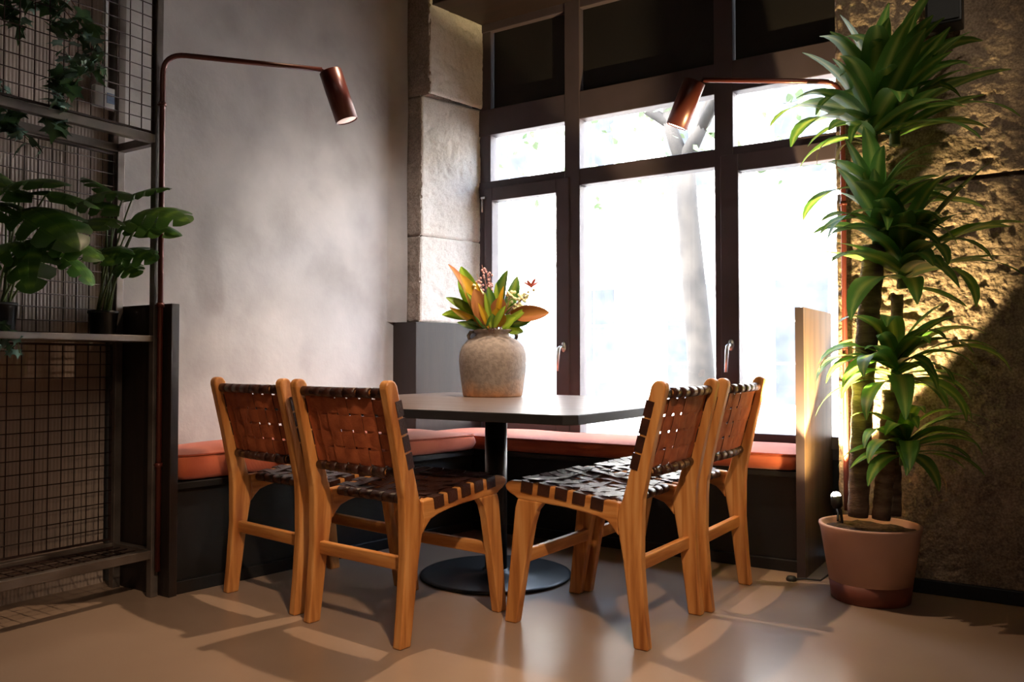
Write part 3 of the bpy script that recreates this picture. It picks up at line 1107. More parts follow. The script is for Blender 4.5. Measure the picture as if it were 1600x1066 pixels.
def flower_leaf(bx, by, tx, ty, w, mats, db=0.0, dt=0.0, droop=0.3, roll=0.0, name='leaf'):
    a = cast(bx, by, vtop) + toward_cam * db
    b = cast(tx, ty, vtop) + toward_cam * dt
    v = b - a
    d_ = v.normalized()
    fz = (toward_cam.normalized() + Vector((0, 0, 0.25)))
    fz = (fz - d_ * fz.dot(d_)).normalized()
    M = Matrix((d_.cross(fz), d_, fz)).transposed().to_4x4() @ Matrix.Rotation(roll, 4, 'Y')
    M.translation = a - bo
    rows = blade(v.length * 1.04, w * 1.12, droop / 2, droop, 0.38, 9)
    o = two_side(rows).build(name, mats, bq)
    o.matrix_local = M
    # stalk down into the vase
    q = vc + Vector((0, 0, 0.24)) + Vector(((a - vtop).x * 0.3, (a - vtop).y * 0.3, 0)) - bo
    MB().tube([q, (q + (a - bo)) / 2 + Vector((0, 0, 0.01)), a - bo, a - bo + v * 0.06], [0.0035, 0.003, 0.0028, 0.0015], 6).build('stalk', M_stem_b, bq)
    return o


MG = [M_mag_top, M_mag_under]
MU = [M_mag_under, M_mag_top]
YL = [M_protea, M_protea]
LM = [M_lime, M_mag_top]
for a in [
    (742, 494, 696, 420, 0.062, MU, 0.0, 0.03, 0.5, 0.9),
    (748, 490, 722, 418, 0.085, LM, -0.03, -0.05, 0.3, -0.3),
    (750, 500, 718, 434, 0.075, YL, 0.03, 0.06, 0.4, 0.5),
    (744, 492, 698, 468, 0.045, LM, 0.0, 0.02, 0.4, 0.2),
    (744, 498, 692, 494, 0.055, LM, -0.02, -0.04, 0.5, 0.3),
    (758, 508, 742, 456, 0.075, MU, 0.07, 0.09, 0.3, 0.1),
    (756, 512, 752, 470, 0.07, YL, 0.06, 0.08, 0.3, -0.3),
    (768, 500, 762, 452, 0.05, MG, 0.06, 0.07, 0.3, 0.4),
    (780, 494, 797, 426, 0.070, MG, 0.0, 0.0, 0.5, -0.7),
    (788, 490, 806, 432, 0.060, MG, -0.04, -0.06, 0.4, 0.5),
    (774, 500, 782, 466, 0.070, MU, 0.05, 0.06, 0.3, 0.2),
    (798, 492, 858, 490, 0.070, MU, 0.02, 0.04, 0.9, 0.25),
    (778, 512, 776, 484, 0.075, YL, 0.07, 0.10, 0.3, 0.0),
    (784, 512, 806, 498, 0.060, LM, 0.06, 0.10, 0.4, -0.2),
    (760, 514, 738, 490, 0.050, MG, 0.06, 0.09, 0.5, 0.4),
    (794, 500, 812, 474, 0.045, MG, -0.02, -0.03, 0.4, 0.4),
    (764, 516, 768, 492, 0.055, MG, 0.08, 0.11, 0.5, 0.6),
    (790, 514, 818, 520, 0.045, LM, 0.0, 0.02, 0.9, 0.1),
    (752, 510, 728, 506, 0.04, MG, 0.02, 0.05, 0.8, 0.2),
    (766, 512, 730, 462, 0.030, LM, 0.05, 0.08, 0.3, 0.3), (768, 512, 746, 446, 0.028, YL, 0.07, 0.08, 0.2, -0.3), (770, 508, 774, 446, 0.030, LM, 0.04, 0.05, 0.2, 0.5),
    (776, 508, 788, 452, 0.028, YL, 0.06, 0.07, 0.3, -0.5), (782, 510, 822, 482, 0.032, LM, 0.03, 0.04, 0.5, 0.4), (762, 512, 706, 482, 0.032, YL, 0.03, 0.04, 0.4, -0.4),
    (764, 514, 748, 478, 0.028, YL, 0.10, 0.13, 0.3, 0.2), (772, 514, 790, 482, 0.030, LM, 0.10, 0.13, 0.3, -0.3), (768, 514, 758, 462, 0.026, LM, 0.10, 0.12, 0.3, 0.0),
    (790, 508, 830, 500, 0.034, MG, 0.02, 0.03, 0.6, 0.5), (758, 512, 716, 504, 0.034, MG, 0.03, 0.05, 0.6, -0.4),
]:
    flower_leaf(*a)


def twig(px0, py0, px1, py1, d=0.0):
    a = cast(px0, py0, vtop) + toward_cam * d - bo
    b = cast(px1, py1, vtop) + toward_cam * d - bo
    MB().tube([a, a.lerp(b, 0.5) + Vector((0.004, 0, 0.004)), b], [0.003, 0.0024, 0.0014], 6).build('twig', M_stem_b, bq)
    return a, b


def ico(r, sub=1):
    bm = bmesh.new()
    bmesh.ops.create_icosphere(bm, subdivisions=sub, radius=r)
    me = bpy.data.meshes.new('berry')
    bm.to_mesh(me)
    bm.free()
    for p in me.polygons: p.use_smooth = True
    return me


berry = ico(0.0068)
berry.materials.append(M_berry)
cream = ico(0.0085)
cream.materials.append(M_cream)
random.seed(3)
for (x0, y0, x1, y1) in ((768, 505, 753, 414), (768, 505, 760, 420), (770, 505, 766, 430), (766, 500, 745, 428), (768, 470, 764, 438)):
    a, b = twig(x0, y0, x1, y1, 0.0)
    for k in range(9):
        u = random.uniform(0.58, 1.02)
        put('berry', berry, bq, a.lerp(b, u) + Vector((random.gauss(0, 0.010), random.gauss(0, 0.010), random.gauss(0, 0.008))))
for (x0, y0, x1, y1, n_) in ((764, 500, 743, 449, 14), (784, 500, 800, 456, 16), (786, 498, 818, 464, 16), (772, 500, 828, 460, 8), (786, 500, 812, 478, 12)):
    a, b = twig(x0, y0, x1, y1, 0.04 if x1 < 760 else 0.01)
    for k in range(n_):
        u = random.uniform(0.72, 1.05)
        put('blossom', cream, bq, a.lerp(b, u) + Vector((random.gauss(0, 0.014), random.gauss(0, 0.014), random.gauss(0, 0.010))))
# red star flower
a, b = twig(790, 500, 830, 450, 0.0)
for k in range(9):
    an = k * 2 * PI / 9
    d = Vector((math.cos(an) * 0.8, math.sin(an) * 0.8, 0.45)).normalized()
    M = frame_at(b, d)
    o = MB().grid(blade(0.055 + 0.012 * (k % 3), 0.017, 0.1, 0.3, 0.3, 5), 0, True).build('petal', M_redfl, bq)
    o.matrix_local = M

# ------------------------------------------------------------------ tall corn plant in terracotta pot
pc = Vector((-0.585, 3.412, 0))
pot = thing('plant_pot', pc, 'pale terracotta pot with a darker foot beside the granite wall', 'pot')
MB().lathe([(0.0, 0.0), (0.135, 0.0), (0.140, 0.004), (0.1485, 0.072)], 56).build('dark_foot', M_terra2, pot)
MB().lathe([(0.1485, 0.072), (0.178, 0.262), (0.184, 0.278), (0.183, 0.284), (0.176, 0.286), (0.168, 0.280), (0.160, 0.235), (0.0, 0.232)], 56).build('bowl', M_terra, pot)
rows = []
for j in range(14):
    r_ = 0.163 * j / 13
    rows.append([Vector((r_ * math.cos(a * 2 * PI / 40), r_ * math.sin(a * 2 * PI / 40), 0.262 + 0.014 * noise.noise(Vector((r_ * math.cos(a * 2 * PI / 40) * 22, r_ * math.sin(a * 2 * PI / 40) * 22, 1))))) for a in range(41)])
MB().grid(rows).build('soil', M_soil, pot)

pz = Vector((pc.x, pc.y, 0.258))
corn = thing('corn_plant', pz, 'tall bushy corn plant with several leafy crowns on woody canes', 'plant')


def cane(pts, r0, r1):
    n = 26
    P = []
    for i in range(n + 1):
        u = i / n * (len(pts) - 1)
        k = min(int(u), len(pts) - 2)
        P.append(Vector(pts[k]).lerp(Vector(pts[k + 1]), u - k))
    rad = [(r0 + (r1 - r0) * i / n) * (1.0 + (0.06 if i % 2 else -0.03)) for i in range(n + 1)]
    return MB().tube([p - pz for p in P], rad, 14).build('cane', M_bark, corn)


D0 = Vector((pc.x, pc.y, 0.9))
def cp(px, py, d=0.0):
    return cast(px, py, D0) + toward_cam * d
cane([cp(1337, 806, 0.02), cp(1345, 600, 0.02), cp(1362, 385, 0.02)], 0.037, 0.041)
cane([cp(1367, 808, 0.05), cp(1376, 700, 0.05), cp(1386, 610, 0.03)], 0.033, 0.030)
cane([cp(1398, 806, 0.0), cp(1402, 640, -0.02), cp(1408, 460, -0.03)], 0.024, 0.022)

VAR = []
random.seed(11)
for k in range(14):
    rise = [1.25, 1.1, 0.95, 0.8, 0.6, 0.45, 0.3][k % 7]
    droop = [0.5, 1.0, 1.5, 1.9, 1.6, 2.0, 1.3][k % 7] * (0.8 if k >= 7 else 1.1)
    rows = blade(1.0, 0.225 if k < 7 else 0.20, 0.0, droop, 0.13, 11, random.uniform(-0.5, 0.5), 0.85, 0.06)
    VAR.append((droop, MB().grid(rows, 0, True).mesh('corn_leaf', M_dracaena)))


def leaf_at(base, az, el, L, vi, roll=0.0, wid=1.0, me=None):
    """a leaf leaving base at azimuth az (0 = image right, pi/2 = towards camera) and elevation el"""
    Rr = Vector((math.cos(YAW), math.sin(YAW), 0))
    Tc = Vector((math.sin(YAW), -math.cos(YAW), 0))
    d = (Rr * math.cos(az) + Tc * math.sin(az)) * math.cos(el) + Vector((0, 0, math.sin(el)))
    M = frame_at(base - pz, d, roll) @ Matrix.Diagonal((L * wid, L, L, 1))
    # keep clear of the granite wall
    o = put('leaf', me or VAR[vi][1], corn, M=M)
    tip = M @ Vector(VAR[vi][1].vertices[-3].co)
    lim = PY - 0.03 - pz.y
    if max((M @ v.co).y for v in o.data.vertices) > lim:
        bpy.data.objects.remove(o)
        return None
    return o


def crown(px, py, d, n, L, el0, el1, az_list=None, seed=0, hgt=0.10, vis=range(14)):
    random.seed(seed)
    b = cp(px, py, d)
    MB().tube([b - pz - Vector((0, 0, 0.03)), b - pz + Vector((0, 0, hgt * 0.6)), b - pz + Vector((0, 0, hgt))], [0.020, 0.017, 0.008], 10).build('shoot', M_stem, corn)
    ga = 2.399
    for i in range(n):
        u = i / max(1, n - 1)
        az = i * ga + random.uniform(-0.25, 0.25)
        el = el0 + (el1 - el0) * u + random.uniform(-0.12, 0.12)
        base = b + Vector((0, 0, hgt * u))
        if math.sin(az) < -0.15 and random.random() < 0.85: az = -az
        for tr in range(5):
            if leaf_at(base, az, el, L * random.uniform(0.82, 1.12), random.choice(list(vis)), random.uniform(-0.3, 0.3), random.uniform(0.85, 1.15)):
                break
            az = random.uniform(-0.4, PI + 0.4)
            el += 0.08


crown(1352, 225, 0.06, 26, 0.40, 0.25, 1.40, seed=1, hgt=0.12)
crown(1398, 215, 0.00, 24, 0.40, 0.30, 1.40, seed=2, hgt=0.12)
crown(1362, 372, 0.05, 30, 0.30, 0.10, 1.30, seed=4, hgt=0.12)
crown(1404, 440, 0.03, 26, 0.41, 0.15, 1.25, seed=5, hgt=0.10)
crown(1388, 600, 0.06, 28, 0.33, 0.0, 1.15, seed=6, hgt=0.10, vis=[2, 3, 4, 5, 3, 11, 12])
crown(1402, 712, 0.06, 20, 0.29, 0.1, 1.15, seed=8, hgt=0.07, vis=[2, 3, 4, 5, 3, 11, 12])
# particular leaves that give the plant its outline
for (bx, by, d, az, el, L, vi, roll) in [
    (1340, 180, 0.02, PI, 0.35, 0.40, 2, 0.2), (1345, 200, 0.08, PI - 0.3, 0.20, 0.42, 2, 0.1), (1345, 215, 0.02, PI + 0.1, -0.05, 0.30, 6, 0),
    (1420, 175, 0.0, 0.1, 0.30, 0.42, 4, 0), (1415, 200, 0.04, 0.2, 0.30, 0.40, 3, 0.2), (1380, 120, 0.04, 0.9, 1.15, 0.34, 0, 0),
    (1350, 300, 0.05, PI - 0.1, 0.10, 0.32, 2, 0), (1352, 335, 0.08, PI - 0.3, -0.05, 0.26, 6, 0), (1410, 330, 0.02, 0.15, 0.35, 0.30, 1, 0),
    (1400, 430, 0.06, PI - 0.4, 0.45, 0.40, 9, 0.2), (1400, 440, 0.10, 1.9, 0.0, 0.26, 6, 0), (1395, 450, 0.10, 1.3, -0.2, 0.30, 7, 0),
    (1420, 430, 0.02, 0.1, 0.55, 0.46, 4, 0), (1420, 420, 0.05, 0.25, 0.75, 0.42, 1, 0),
    (1375, 570, 0.03, PI - 0.1, 0.45, 0.32, 3, 0), (1378, 575, 0.10, PI - 0.6, 0.55, 0.33, 3, 0.3), (1400, 570, 0.08, 0.5, 0.7, 0.38, 3, 0), (1410, 575, 0.05, 0.2, 0.65, 0.40, 3, -0.1),
    (1375, 700, 0.05, PI - 0.1, 0.15, 0.24, 6, 0.4), (1395, 690, 0.12, 2.0, 0.35, 0.26, 3, 0), (1412, 690, 0.06, 0.4, 0.9, 0.34, 3, 0), (1415, 690, 0.03, 0.2, 0.5, 0.30, 3, 0),
]:
    leaf_at(cp(bx, by, d), az, el, L, vi, roll, 1.15)
dry_me = MB().grid(blade(1.0, 0.06, 0.0, 2.4, 0.3, 10), 0, True).mesh('dry_leaf', M_dry)
for (bx, by, az, el, L) in ((1345, 225, PI - 0.1, 0.3, 0.26), (1345, 230, PI - 0.5, 0.1, 0.24), (1376, 575, PI - 0.2, 0.7, 0.34), (1420, 720, 0.3, -0.2, 0.2)):
    leaf_at(cp(bx, by, 0.04), az, el, L, 0, 0, 1.0, dry_me)

# uplight stuck in the pot, on a spike
up = cp(1303, 772, 0.0)
up.x, up.y = -0.712, 3.462
ul = thing('uplight', (up.x, up.y, 0.268), 'small black garden uplight stuck in the soil of the pot', 'lamp')
upd = Vector((-0.10, -0.02, 1.0)).normalized()
MB().tube([(0.02, 0, -0.02), (0.012, 0, 0.05), (0, 0, 0.06)], 0.005, 8).build('spike', M_plastic, ul)
Mh = frame_at((0, 0, 0.07), upd)
Mrot = Vector((0, 0, 1)).rotation_difference(upd).to_matrix().to_4x4()
Mrot.translation = Vector((0, 0, 0.055))
MB().lathe([(0.0, 0.0), (0.016, 0.0), (0.022, 0.012), (0.022, 0.05), (0.020, 0.05), (0.018, 0.044), (0.0, 0.044)], 20, M=Mrot).build('housing', M_plastic, ul)
MB().lathe([(0.0, 0.0462), (0.019, 0.0462), (0.017, 0.056), (0.010, 0.063), (0.0, 0.065)], 20, M=Mrot).build('lens', M_bulb_u, ul)
lp = Vector((up.x, up.y, 0.268 + 0.055)) + upd * 0.085
light('uplight_spill', 'SPOT', lp + Vector((0, 0, 0.01)), lp + Vector((-0.55, 0.45, 0.75)), 22, (1.0, 0.74, 0.34), spot_size=R(110), spot_blend=1.0, shadow_soft_size=0.012)
light('uplight_beam', 'SPOT', lp, lp + Vector((-0.02, 0.10, 1.0)), 420, (1.0, 0.76, 0.36), spot_size=R(82), spot_blend=0.15, shadow_soft_size=0.012)
tag(MB().tube([(-0.90, 3.52, 0.006), (-0.86, 3.54, 0.008), (-0.80, 3.56, 0.006), (-0.76, 3.575, 0.04), (-0.745, 3.58, 0.20), (-0.738, 3.575, 0.30), (-0.722, 3.52, 0.292), (-0.714, 3.475, 0.272)], 0.004, 8).build('power_cable', M_cable), 'thin black cable running from the bench foot up into the pot', 'cable')
tag(MB().lathe([(0.0, 0.0), (0.020, 0.0), (0.022, 0.008), (0.016, 0.018), (0.0, 0.020)], 16).build('cable_plug', M_cable, None, loc=(-0.905, 3.512, 0.0)), 'small black round plug on the floor by the bench end panel', 'plug')

# ------------------------------------------------------------------ pipe lamps
def bend(p0, p1, p2, r, n=8):
    a = (Vector(p0) - Vector(p1)).normalized()
    b = (Vector(p2) - Vector(p1)).normalized()
    s_, e = Vector(p1) + a * r, Vector(p1) + b * r
    out = [Vector(p0)]
    for i in range(n + 1):
        u = i / n
        out.append(s_.lerp(Vector(p1), u).lerp(Vector(p1).lerp(e, u), u))
    out.append(Vector(p2))
    return out


def lamp(base, top_z, end, h0, h1, label, bulb, energy, blend, clips, clip_dir, flip=False, spot=1.2):
    t = thing('pipe_lamp', base, label, 'lamp')
    o = Vector(base)
    p1 = Vector((o.x, o.y, top_z))
    MB().tube([p - o for p in bend(o, p1, end, 0.085)], 0.0105, 12).build('pipe', M_oxide, t)
    ax = (Vector(h1) - Vector(h0))
    L = ax.length
    q = Vector((0, 0, 1)).rotation_difference(ax.normalized()).to_matrix().to_4x4()
    q.translation = Vector(h0) - o
    rr = 0.046
    MB().lathe([(0.0, 0.0), (rr - 0.002, 0.0), (rr, 0.002), (rr, L), (rr - 0.004, L), (rr - 0.004, L - 0.03), (0.0, L - 0.03)], 32, M=q).build('lamp_shade', M_oxide, t)
    MB().lathe([(0.0, L - 0.025), (rr - 0.005, L - 0.025), (rr - 0.005, L - 0.004), (0.0, L - 0.003)], 32, M=q).build('diffuser', bulb, t)
    MB().tube([Vector(end) - o, Vector(h0) + ax * 0.12 - o], 0.006, 8).build('joint', M_oxide, t)
    for z in clips:
        mb = MB().tube([(0, 0, z - 0.008), (0, 0, z + 0.008)], 0.0145, 12)
        cd = Vector(clip_dir)
        mb.tube([Vector((0, 0, z)) - cd * 0.012, Vector((0, 0, z)) + cd * 0.034], 0.0045, 6)
        mb.build('pipe_clip', M_oxide, t)
    lo = Vector(h1) + ax.normalized() * 0.004
    light('lamp_beam', 'SPOT', lo, lo + ax, energy, (1.0, 0.7, 0.44), spot_size=spot, spot_blend=blend, shadow_soft_size=0.03)
    return t


lamp((-2.874, 1.942, 0.10), 2.10, (-2.49, 2.408, 2.10), (-2.455, 2.42, 2.090), (-2.404, 2.465, 1.889), 'oxide red pipe lamp fixed to the wire mesh shelf post', M_bulb_dim, 14, 0.5, (0.505 - 0.1, 1.12 - 0.1, 1.90 - 0.1), (-0.7, -0.3, 0))
lamp((-0.700, 3.575, 0.30), 2.052, (-1.17, 3.235, 2.050), (-1.205, 3.235, 2.052), (-1.285, 3.235, 1.875), 'oxide red pipe lamp on the granite wall, reaching over the right chairs', M_bulb_w, 40, 0.5, (0.62, 1.25, 1.6), (0.15, 0.9, 0), spot=1.5)

# ------------------------------------------------------------------ speaker
sp = thing('wall_speaker', (-0.318, PY - 0.10, 2.17), 'black loudspeaker box high on the granite wall', 'speaker')
B(-0.062, 0.062, -0.055, 0.055, 0.0, 0.30).build('cabinet', M_plastic, sp, 0.006)
B(-0.054, 0.054, -0.062, -0.0555, 0.01, 0.29).build('grille', M_cable, sp, 0.003)
B(-0.025, 0.025, 0.056, 0.095, 0.10, 0.2).build('bracket', M_plastic, sp)

# ------------------------------------------------------------------ shelf cage
FX, BX = -2.905, -3.155
Y1 = 1.940
Y0 = 0.55
cage = thing('shelf_rack', (0, 0, 0), 'grey steel shelving rack backed with rusty wire mesh', 'shelf')
q = 0.015
for x in (FX, BX):
    for y in (Y1, Y0):
        B(x - q, x + q, y - q, y + q, 0, CZ - 0.02).build('post', M_steel, cage, 0.002)
LV = [(0.148, 0.181), (0.978, 1.002), (1.748, 1.780)]
for k, (z0, z1) in enumerate(LV):
    for x in (FX, BX):
        B(x - q, x + q, Y0 + q + 0.001, Y1 - q - 0.001, z0, z1).build('rail', M_steel, cage, 0.002)
    for y in (Y1, Y0):
        B(BX + q + 0.001, FX - q - 0.001, y - q, y + q, z0, z1).build('rail', M_steel, cage, 0.002)
def wire(p0, p1, par, r=0.0021):
    MB().tube([p0, p1], r, 5, smooth=True).build('wire', M_wire, par)
def mesh_yz(x, y0, y1, z0, z1, sp_=0.05, fx=0.006):
    par = MB()
    e = 0.004
    for a in ((y0, y0 + 2 * e, z0, z1), (y1 - 2 * e, y1, z0, z1)):
        par.box(x - e, x + e, a[0], a[1], a[2], a[3])
    for a in ((z0, z0 + 2 * e), (z1 - 2 * e, z1)):
        par.box(x - e, x + e, y0 + 2 * e, y1 - 2 * e, a[0], a[1])
    p = par.build('wire_mesh', M_wire, cage)
    y = y1 - sp_
    while y > y0 + 0.02:
        wire((x, y, z0), (x, y, z1), p); y -= sp_
    z = z0 + sp_
    while z < z1 - 0.02:
        wire((x + 0.004, y0, z), (x + 0.004, y1, z), p); z += sp_
def mesh_xy(z, x0, x1, y0, y1, sp_=0.05):
    par = MB()
    e = 0.003
    for a in ((x0, x0 + 2 * e), (x1 - 2 * e, x1)):
        par.box(a[0], a[1], y0, y1, z - e, z + e)
    p = par.build('shelf_mesh', M_wire, cage)
    y = y1 - sp_
    while y > y0 + 0.02:
        wire((x0, y, z), (x1, y, z), p); y -= sp_
    x = x0 + sp_
    while x < x1 - 0.02:
        wire((x, y0, z + 0.004), (x, y1, z + 0.004), p); x += sp_
mesh_yz(BX, Y0 + 0.02, Y1 - 0.02, 0.19, 0.972)
mesh_yz(BX, Y0 + 0.02, Y1 - 0.02, 1.006, 1.742)
mesh_yz(FX, Y0 + 0.02, Y1 - 0.016, 1.786, CZ - 0.06)
mesh_xy(0.165, BX + 0.018, FX - 0.018, Y0 + 0.02, Y1 - 0.02)
# shelf plate on the middle level
B(BX + 0.017, FX - 0.017, Y0 + 0.02, Y1 - 0.02, 0.984, 0.994).build('shelf_plate', M_steel, cage)

# duct and wall box behind the top mesh
tag(MB().tube([(-3.225, 1.915, 1.97), (-3.225, 1.915, CZ - 0.01)], 0.011, 12).build('conduit', M_white), 'white cable conduit on the wall behind the top mesh', 'conduit')
tb_ = thing('junction_box', (-3.205, 1.925, 1.935), 'white wall box with blue grey label behind the top mesh', 'box')
B(-0.03, 0.0, -0.062, 0.058, 0.0, 0.085).build('casing', M_white, tb_, 0.004)
B(0.0005, 0.002, -0.012, 0.022, 0.02, 0.062).build('printed_label', M_print, tb_)


# ------------------------------------------------------------------ monstera plants
def monstera_mesh(L, Wd, seed, droop=0.7, fold=0.12):
    """split leaf: continuous heart shaped centre with lobes separated by slits"""
    rnd_ = random.Random(seed)
    mb = MB()
    nl = 4
    def mid(t):
        a = droop * t
        return Vector((0, L * t * math.cos(a * 0.5), -L * t * math.sin(a * 0.5)))
    def wid(t):
        return Wd / 2 * (max(0, math.sin(PI * (0.16 + 0.84 * t) ** 0.85))) ** 0.7
    def pt(t, s, f, back=0.0):
        """f fraction of half width, lobes sweep towards the tip"""
        m = mid(min(1.0, t + 0.13 * f * (1 - t)))
        w = wid(t)
        if t < 0.12: m = m + Vector((0, -0.16 * L * f * (1 - t / 0.12), 0))
        z = fold * w * f - 0.42 * w * f * f
        return m + Vector((s * w * f, 0, z))
    for s in (-1, 1):
        for k in range(nl):
            t0, t1 = k / nl, (k + 1) / nl
            ts = [t0 + (t1 - t0) * j / 3 for j in range(4)]
            rows = []
            for f in (0, 0.22, 0.42):
                rows.append([pt(t, s, f) for t in ts])
            mb.grid(rows, 0, True)
            g = 0.07 + rnd_.random() * 0.14
            o0 = t0 + (t1 - t0) * (g if k > 0 else 0)
            o1 = t1 - (t1 - t0) * (g * 0.6 if k < nl - 1 else 0)
            to = [o0 + (o1 - o0) * j / 3 for j in range(4)]
            rr = [[pt(t, s, 0.42) for t in ts], [pt(a_ * 0.4 + b_ * 0.6, s, 0.7) for a_, b_ in zip(ts, to)], [pt(t, s, 0.93) for t in to], [pt(o0 * 0.75 + o1 * 0.25, s, 0.97), pt((o0 + o1) / 2, s, 1.02), pt((o0 + o1) / 2, s, 1.02), pt(o0 * 0.25 + o1 * 0.75, s, 0.99)]]
            b = len(mb.v)
            for row in rr:
                mb.v += [tuple(p) for p in row]
            for i in range(3):
                for j in range(3):
                    ids = (b + i * 4 + j, b + i * 4 + j + 1, b + (i + 1) * 4 + j + 1, b + (i + 1) * 4 + j)
                    u0 = 0.5 + s * (0.42 + i * 0.2) / 2
                    u1 = 0.5 + s * (0.42 + (i + 1) * 0.2) / 2
                    mb.face(ids, 0, [(u0, 0.3), (u0, 0.4), (u1, 0.4), (u1, 0.3)], True)
    # pale midrib
    mb.tube([mid(t / 8) + Vector((0, 0, 0.001)) for t in range(9)], [0.0022 - 0.0002 * t for t in range(9)], 5, 1)
    return mb.mesh('monstera_leaf', [M_monstera, M_stem])


MV = [monstera_mesh(1.0, 0.92, k, 0.5 + 0.25 * k) for k in range(4)]


def monstera(base, label, leaves, pot_r, pot_h):
    p = thing('nursery_pot', base, 'plain black nursery pot ' + label[0], 'pot', group='black pots on the middle shelf')
    MB().lathe([(0.0, 0.0), (pot_r * 0.82, 0.0), (pot_r * 0.86, 0.004), (pot_r, pot_h - 0.012), (pot_r * 1.05, pot_h - 0.010), (pot_r * 1.05, pot_h), (pot_r * 0.96, pot_h), (pot_r * 0.92, pot_h - 0.02), (0.0, pot_h - 0.022)], 28).build('container', M_plastic, p)
    MB().lathe([(0.0, pot_h - 0.008), (pot_r * 0.5, pot_h - 0.012), (pot_r * 0.93, pot_h - 0.018)], 20).build('soil', M_soil, p)
    o = Vector(base) + Vector((0, 0, pot_h - 0.02))
    t = thing('monstera', o, label[1], 'plant', group='split-leaf plants on the middle shelf')
    for i, (pos, dirv, L, vi, roll) in enumerate(leaves):
        e = Vector(pos) - o
        b = Vector((math.cos(i * 2.4), math.sin(i * 2.4), 0)) * pot_r * 0.45
        c = b.lerp(e, 0.55) + Vector((0, 0, e.length * 0.10)) - Vector((e.x, e.y, 0)) * 0.18
        pts = [b.lerp(c, u).lerp(c.lerp(e, u), u) for u in [k / 8 for k in range(9)]]
        MB().tube(pts, [0.0042 - 0.0002 * k for k in range(9)], 6).build('stalk', M_stem, t)
        L *= 1.38
        put('leaf', MV[vi], t, M=frame_at(e - Vector(dirv).normalized() * L * 0.12, dirv, roll) @ Matrix.Diagonal((L, L, L, 1)))
    return t


D1 = Vector((-3.03, 1.80, 1.1))
def mp(px, py, d=0.0):
    return cast(px, py, D1) + toward_cam * d
RI = Vector((math.cos(YAW), math.sin(YAW), 0))
TC = Vector((math.sin(YAW), -math.cos(YAW), 0))
def dv(r_, t_, z_):
    return RI * r_ + TC * t_ + Vector((0, 0, z_))
lv = []
for (px, py, d, r_, t_, z_, L, vi, roll) in [
    (232, 330, 0.02, 1.0, 0.5, 0.10, 0.165, 1, 0.5), (226, 350, 0.05, 1.0, 0.3, -0.08, 0.15, 0, 0.3), (205, 395, 0.06, 1.0, 0.5, 0.05, 0.12, 1, 0.6),
    (185, 325, 0.04, -0.9, 0.5, 0.25, 0.13, 0, -0.5), (195, 300, 0.0, -0.7, 0.6, 0.15, 0.13, 2, -0.3), (205, 300, -0.03, 0.8, 0.3, 0.3, 0.13, 0, 0.4),
    (178, 345, 0.06, 0.2, 1.0, 0.1, 0.13, 2, 0), (190, 390, 0.07, 0.3, 1.0, -0.2, 0.12, 1, 0.2), (178, 385, 0.0, -0.9, 0.2, 0.0, 0.11, 1, -0.2), (205, 340, -0.02, 0.5, 0.7, 0.0, 0.14, 2, 0.3), (170, 300, -0.03, -0.5, -0.1, 0.5, 0.12, 0, 0), (196, 415, 0.03, 0.9, 0.8, -0.1, 0.09, 1, 0.5)]:
    lv.append((mp(px, py, d), dv(r_, t_, z_), L, vi, roll))
monstera((-3.03, 1.805, 0.995), ('at the right end of the middle shelf', 'split-leaf plant beside the shelf post, leaves reaching past the red pipe'), lv, 0.052, 0.10)
D1 = Vector((-3.03, 1.45, 1.1))
lv = []
for (px, py, d, r_, t_, z_, L, vi, roll) in [
    (40, 300, 0.02, -0.8, 0.5, 0.2, 0.18, 1, -0.3), (30, 285, 0.0, 0.8, 0.4, 0.25, 0.17, 1, 0.3), (60, 330, 0.04, 0.9, 0.5, -0.15, 0.20, 2, 0.4),
    (70, 385, 0.08, 0.15, 0.8, -0.7, 0.15, 2, 0.2), (40, 385, 0.08, -0.5, 0.8, -0.3, 0.15, 2, -0.2), (85, 375, 0.02, 1.0, 0.2, 0.0, 0.16, 1, 0.3), (95, 395, 0.0, 1.0, 0.1, -0.25, 0.13, 2, 0.1), (10, 320, 0.04, 0.1, 1.0, -0.2, 0.16, 1, 0), (10, 290, 0.0, -0.5, -0.2, 0.6, 0.15, 0, 0), (75, 300, 0.0, 1.0, 0.0, 0.1, 0.16, 1, 0)]:
    lv.append((mp(px, py, d), dv(r_, t_, z_), L, vi, roll))
monstera((-3.03, 1.435, 0.995), ('at the left end of the middle shelf', 'large dark split-leaf plant cut by the left edge, left of the other'), lv, 0.052, 0.11)

# ------------------------------------------------------------------ ivy
def ivy_mesh(seed):
    rd = random.Random(seed)
    out = [(0, 1.0), (0.16, 0.62), (0.34, 0.52), (0.62, 0.56), (0.38, 0.22), (0.55, -0.12), (0.22, -0.14), (0.0, -0.04)]
    pts = [Vector((x, y, 0)) for x, y in out] + [Vector((-x, y, 0)) for x, y in out[-2:0:-1]]
    mb = MB()
    c = Vector((0, 0.22, 0.0))
    mb.v.append(tuple(c))
    for p in pts:
        p = p + Vector((0, 0, -0.25 * p.x * p.x - 0.18 * p.y * p.y + 0.12 * abs(p.x) + rd.uniform(-0.05, 0.05)))
        mb.v.append(tuple(p))
    n = len(pts)
    for i in range(n):
        a, b = i + 1, (i + 1) % n + 1
        mb.face((0, a, b), 0, [(0.5, 0.3), (0.5 + mb.v[a][0] * 0.7, 0.5), (0.5 + mb.v[b][0] * 0.7, 0.5)], True)
    return mb
IV = [ivy_mesh(k).mesh('ivy_leaf', M_ivy) for k in range(3)]
IP = [ivy_mesh(k + 5).mesh('pale_ivy_leaf', M_ivy_pale) for k in range(2)]
D2 = Vector((-2.88, 1.62, 2.0))
ivy = thing('trailing_ivy', cast(70, -60, D2), 'trailing green ivy hanging over the top mesh of the rack', 'plant')
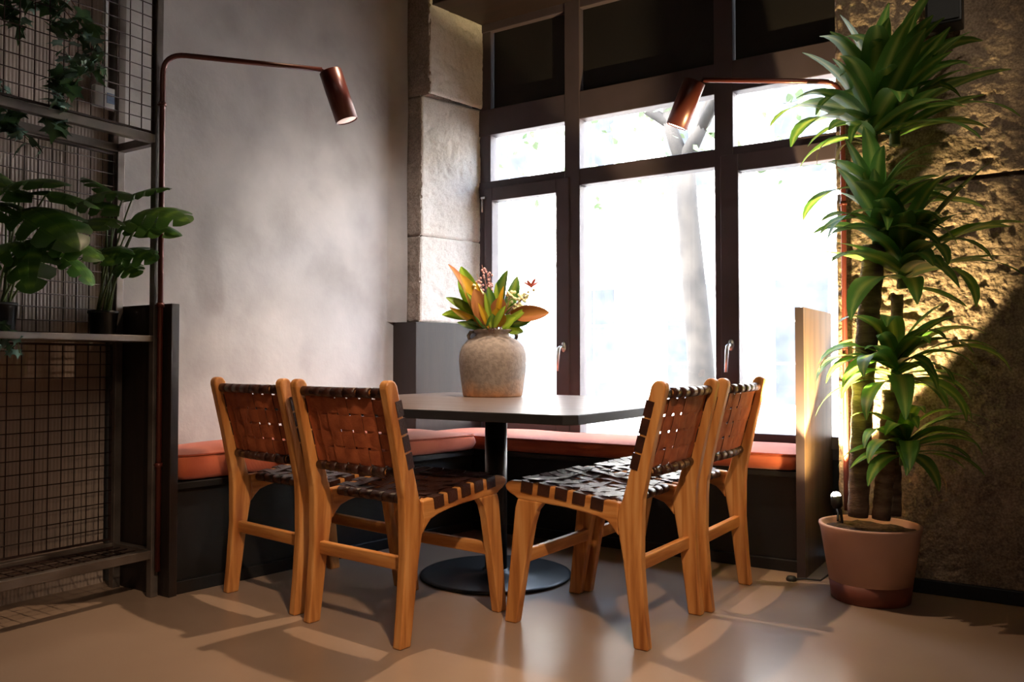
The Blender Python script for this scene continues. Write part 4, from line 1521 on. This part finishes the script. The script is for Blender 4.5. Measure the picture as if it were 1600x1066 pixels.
io = ivy.location
random.seed(21)
for strand in ([(70, -60), (100, 10), (135, 60), (128, 120), (112, 165), (98, 185)], [(60, -60), (90, 0), (110, 60), (112, 120), (100, 150), (85, 180), (95, 205)], [(30, -60), (20, 0), (25, 25), (45, 50)], [(100, -60), (115, 0), (150, 60), (165, 90), (160, 120)], [(-40, 60), (-10, 120), (20, 150), (38, 170), (30, 200), (62, 235)], [(-30, 90), (-5, 150), (5, 190), (20, 210)], [(110, -60), (85, 5), (40, 10)]):
    P = [cast(x, y, D2) + toward_cam * (0.02 + 0.02 * math.sin(i * 2.1)) - io for i, (x, y) in enumerate(strand)]
    MB().tube(P, 0.0018, 5).build('vine', M_stem_b, ivy)
    for i in range(len(P) - 1):
        for u in (0.05, 0.2, 0.35, 0.5, 0.65, 0.8, 0.95):
            p = P[i].lerp(P[i + 1], u) + RI * random.uniform(-0.022, 0.022) + TC * random.uniform(0.0, 0.03)
            d = dv(random.uniform(-0.8, 0.8), random.uniform(0.0, 0.6), random.uniform(-1.0, 0.15))
            L = random.uniform(0.045, 0.078)
            pale = random.random() < 0.33
            if pale: L *= 0.75
            put('leaf', random.choice(IP if pale else IV), ivy, M=frame_at(p, d, random.uniform(-0.6, 0.6)) @ Matrix.Rotation(random.uniform(-0.5, 0.3), 4, 'X') @ Matrix.Diagonal((L, L, L, 1)))
D3 = Vector((-2.9, 1.47, 1.0))
hp = thing('trailing_plant', cast(6, 505, D3), 'small pale leaved trailing plant at the left end of the middle shelf', 'plant')
ho = hp.location
for strand in ([(0, 500), (8, 515), (18, 535), (25, 552)], [(-8, 500), (2, 520), (8, 540)], [(4, 500), (22, 512), (36, 530), (40, 552)]):
    P = [cast(x, y, D3) + toward_cam * 0.035 - ho for x, y in strand]
    MB().tube(P, 0.0015, 5).build('vine', M_stem, hp)
    for i in range(len(P) - 1):
        for u in (0.3, 0.8):
            p = P[i].lerp(P[i + 1], u) + RI * random.uniform(-0.012, 0.012)
            L = random.uniform(0.026, 0.036)
            put('leaf', random.choice(IP + IV[:1]), hp, M=frame_at(p, dv(random.uniform(-0.6, 0.6), 0.4, -0.8), random.uniform(-0.5, 0.5)) @ Matrix.Diagonal((L, L, L, 1)))
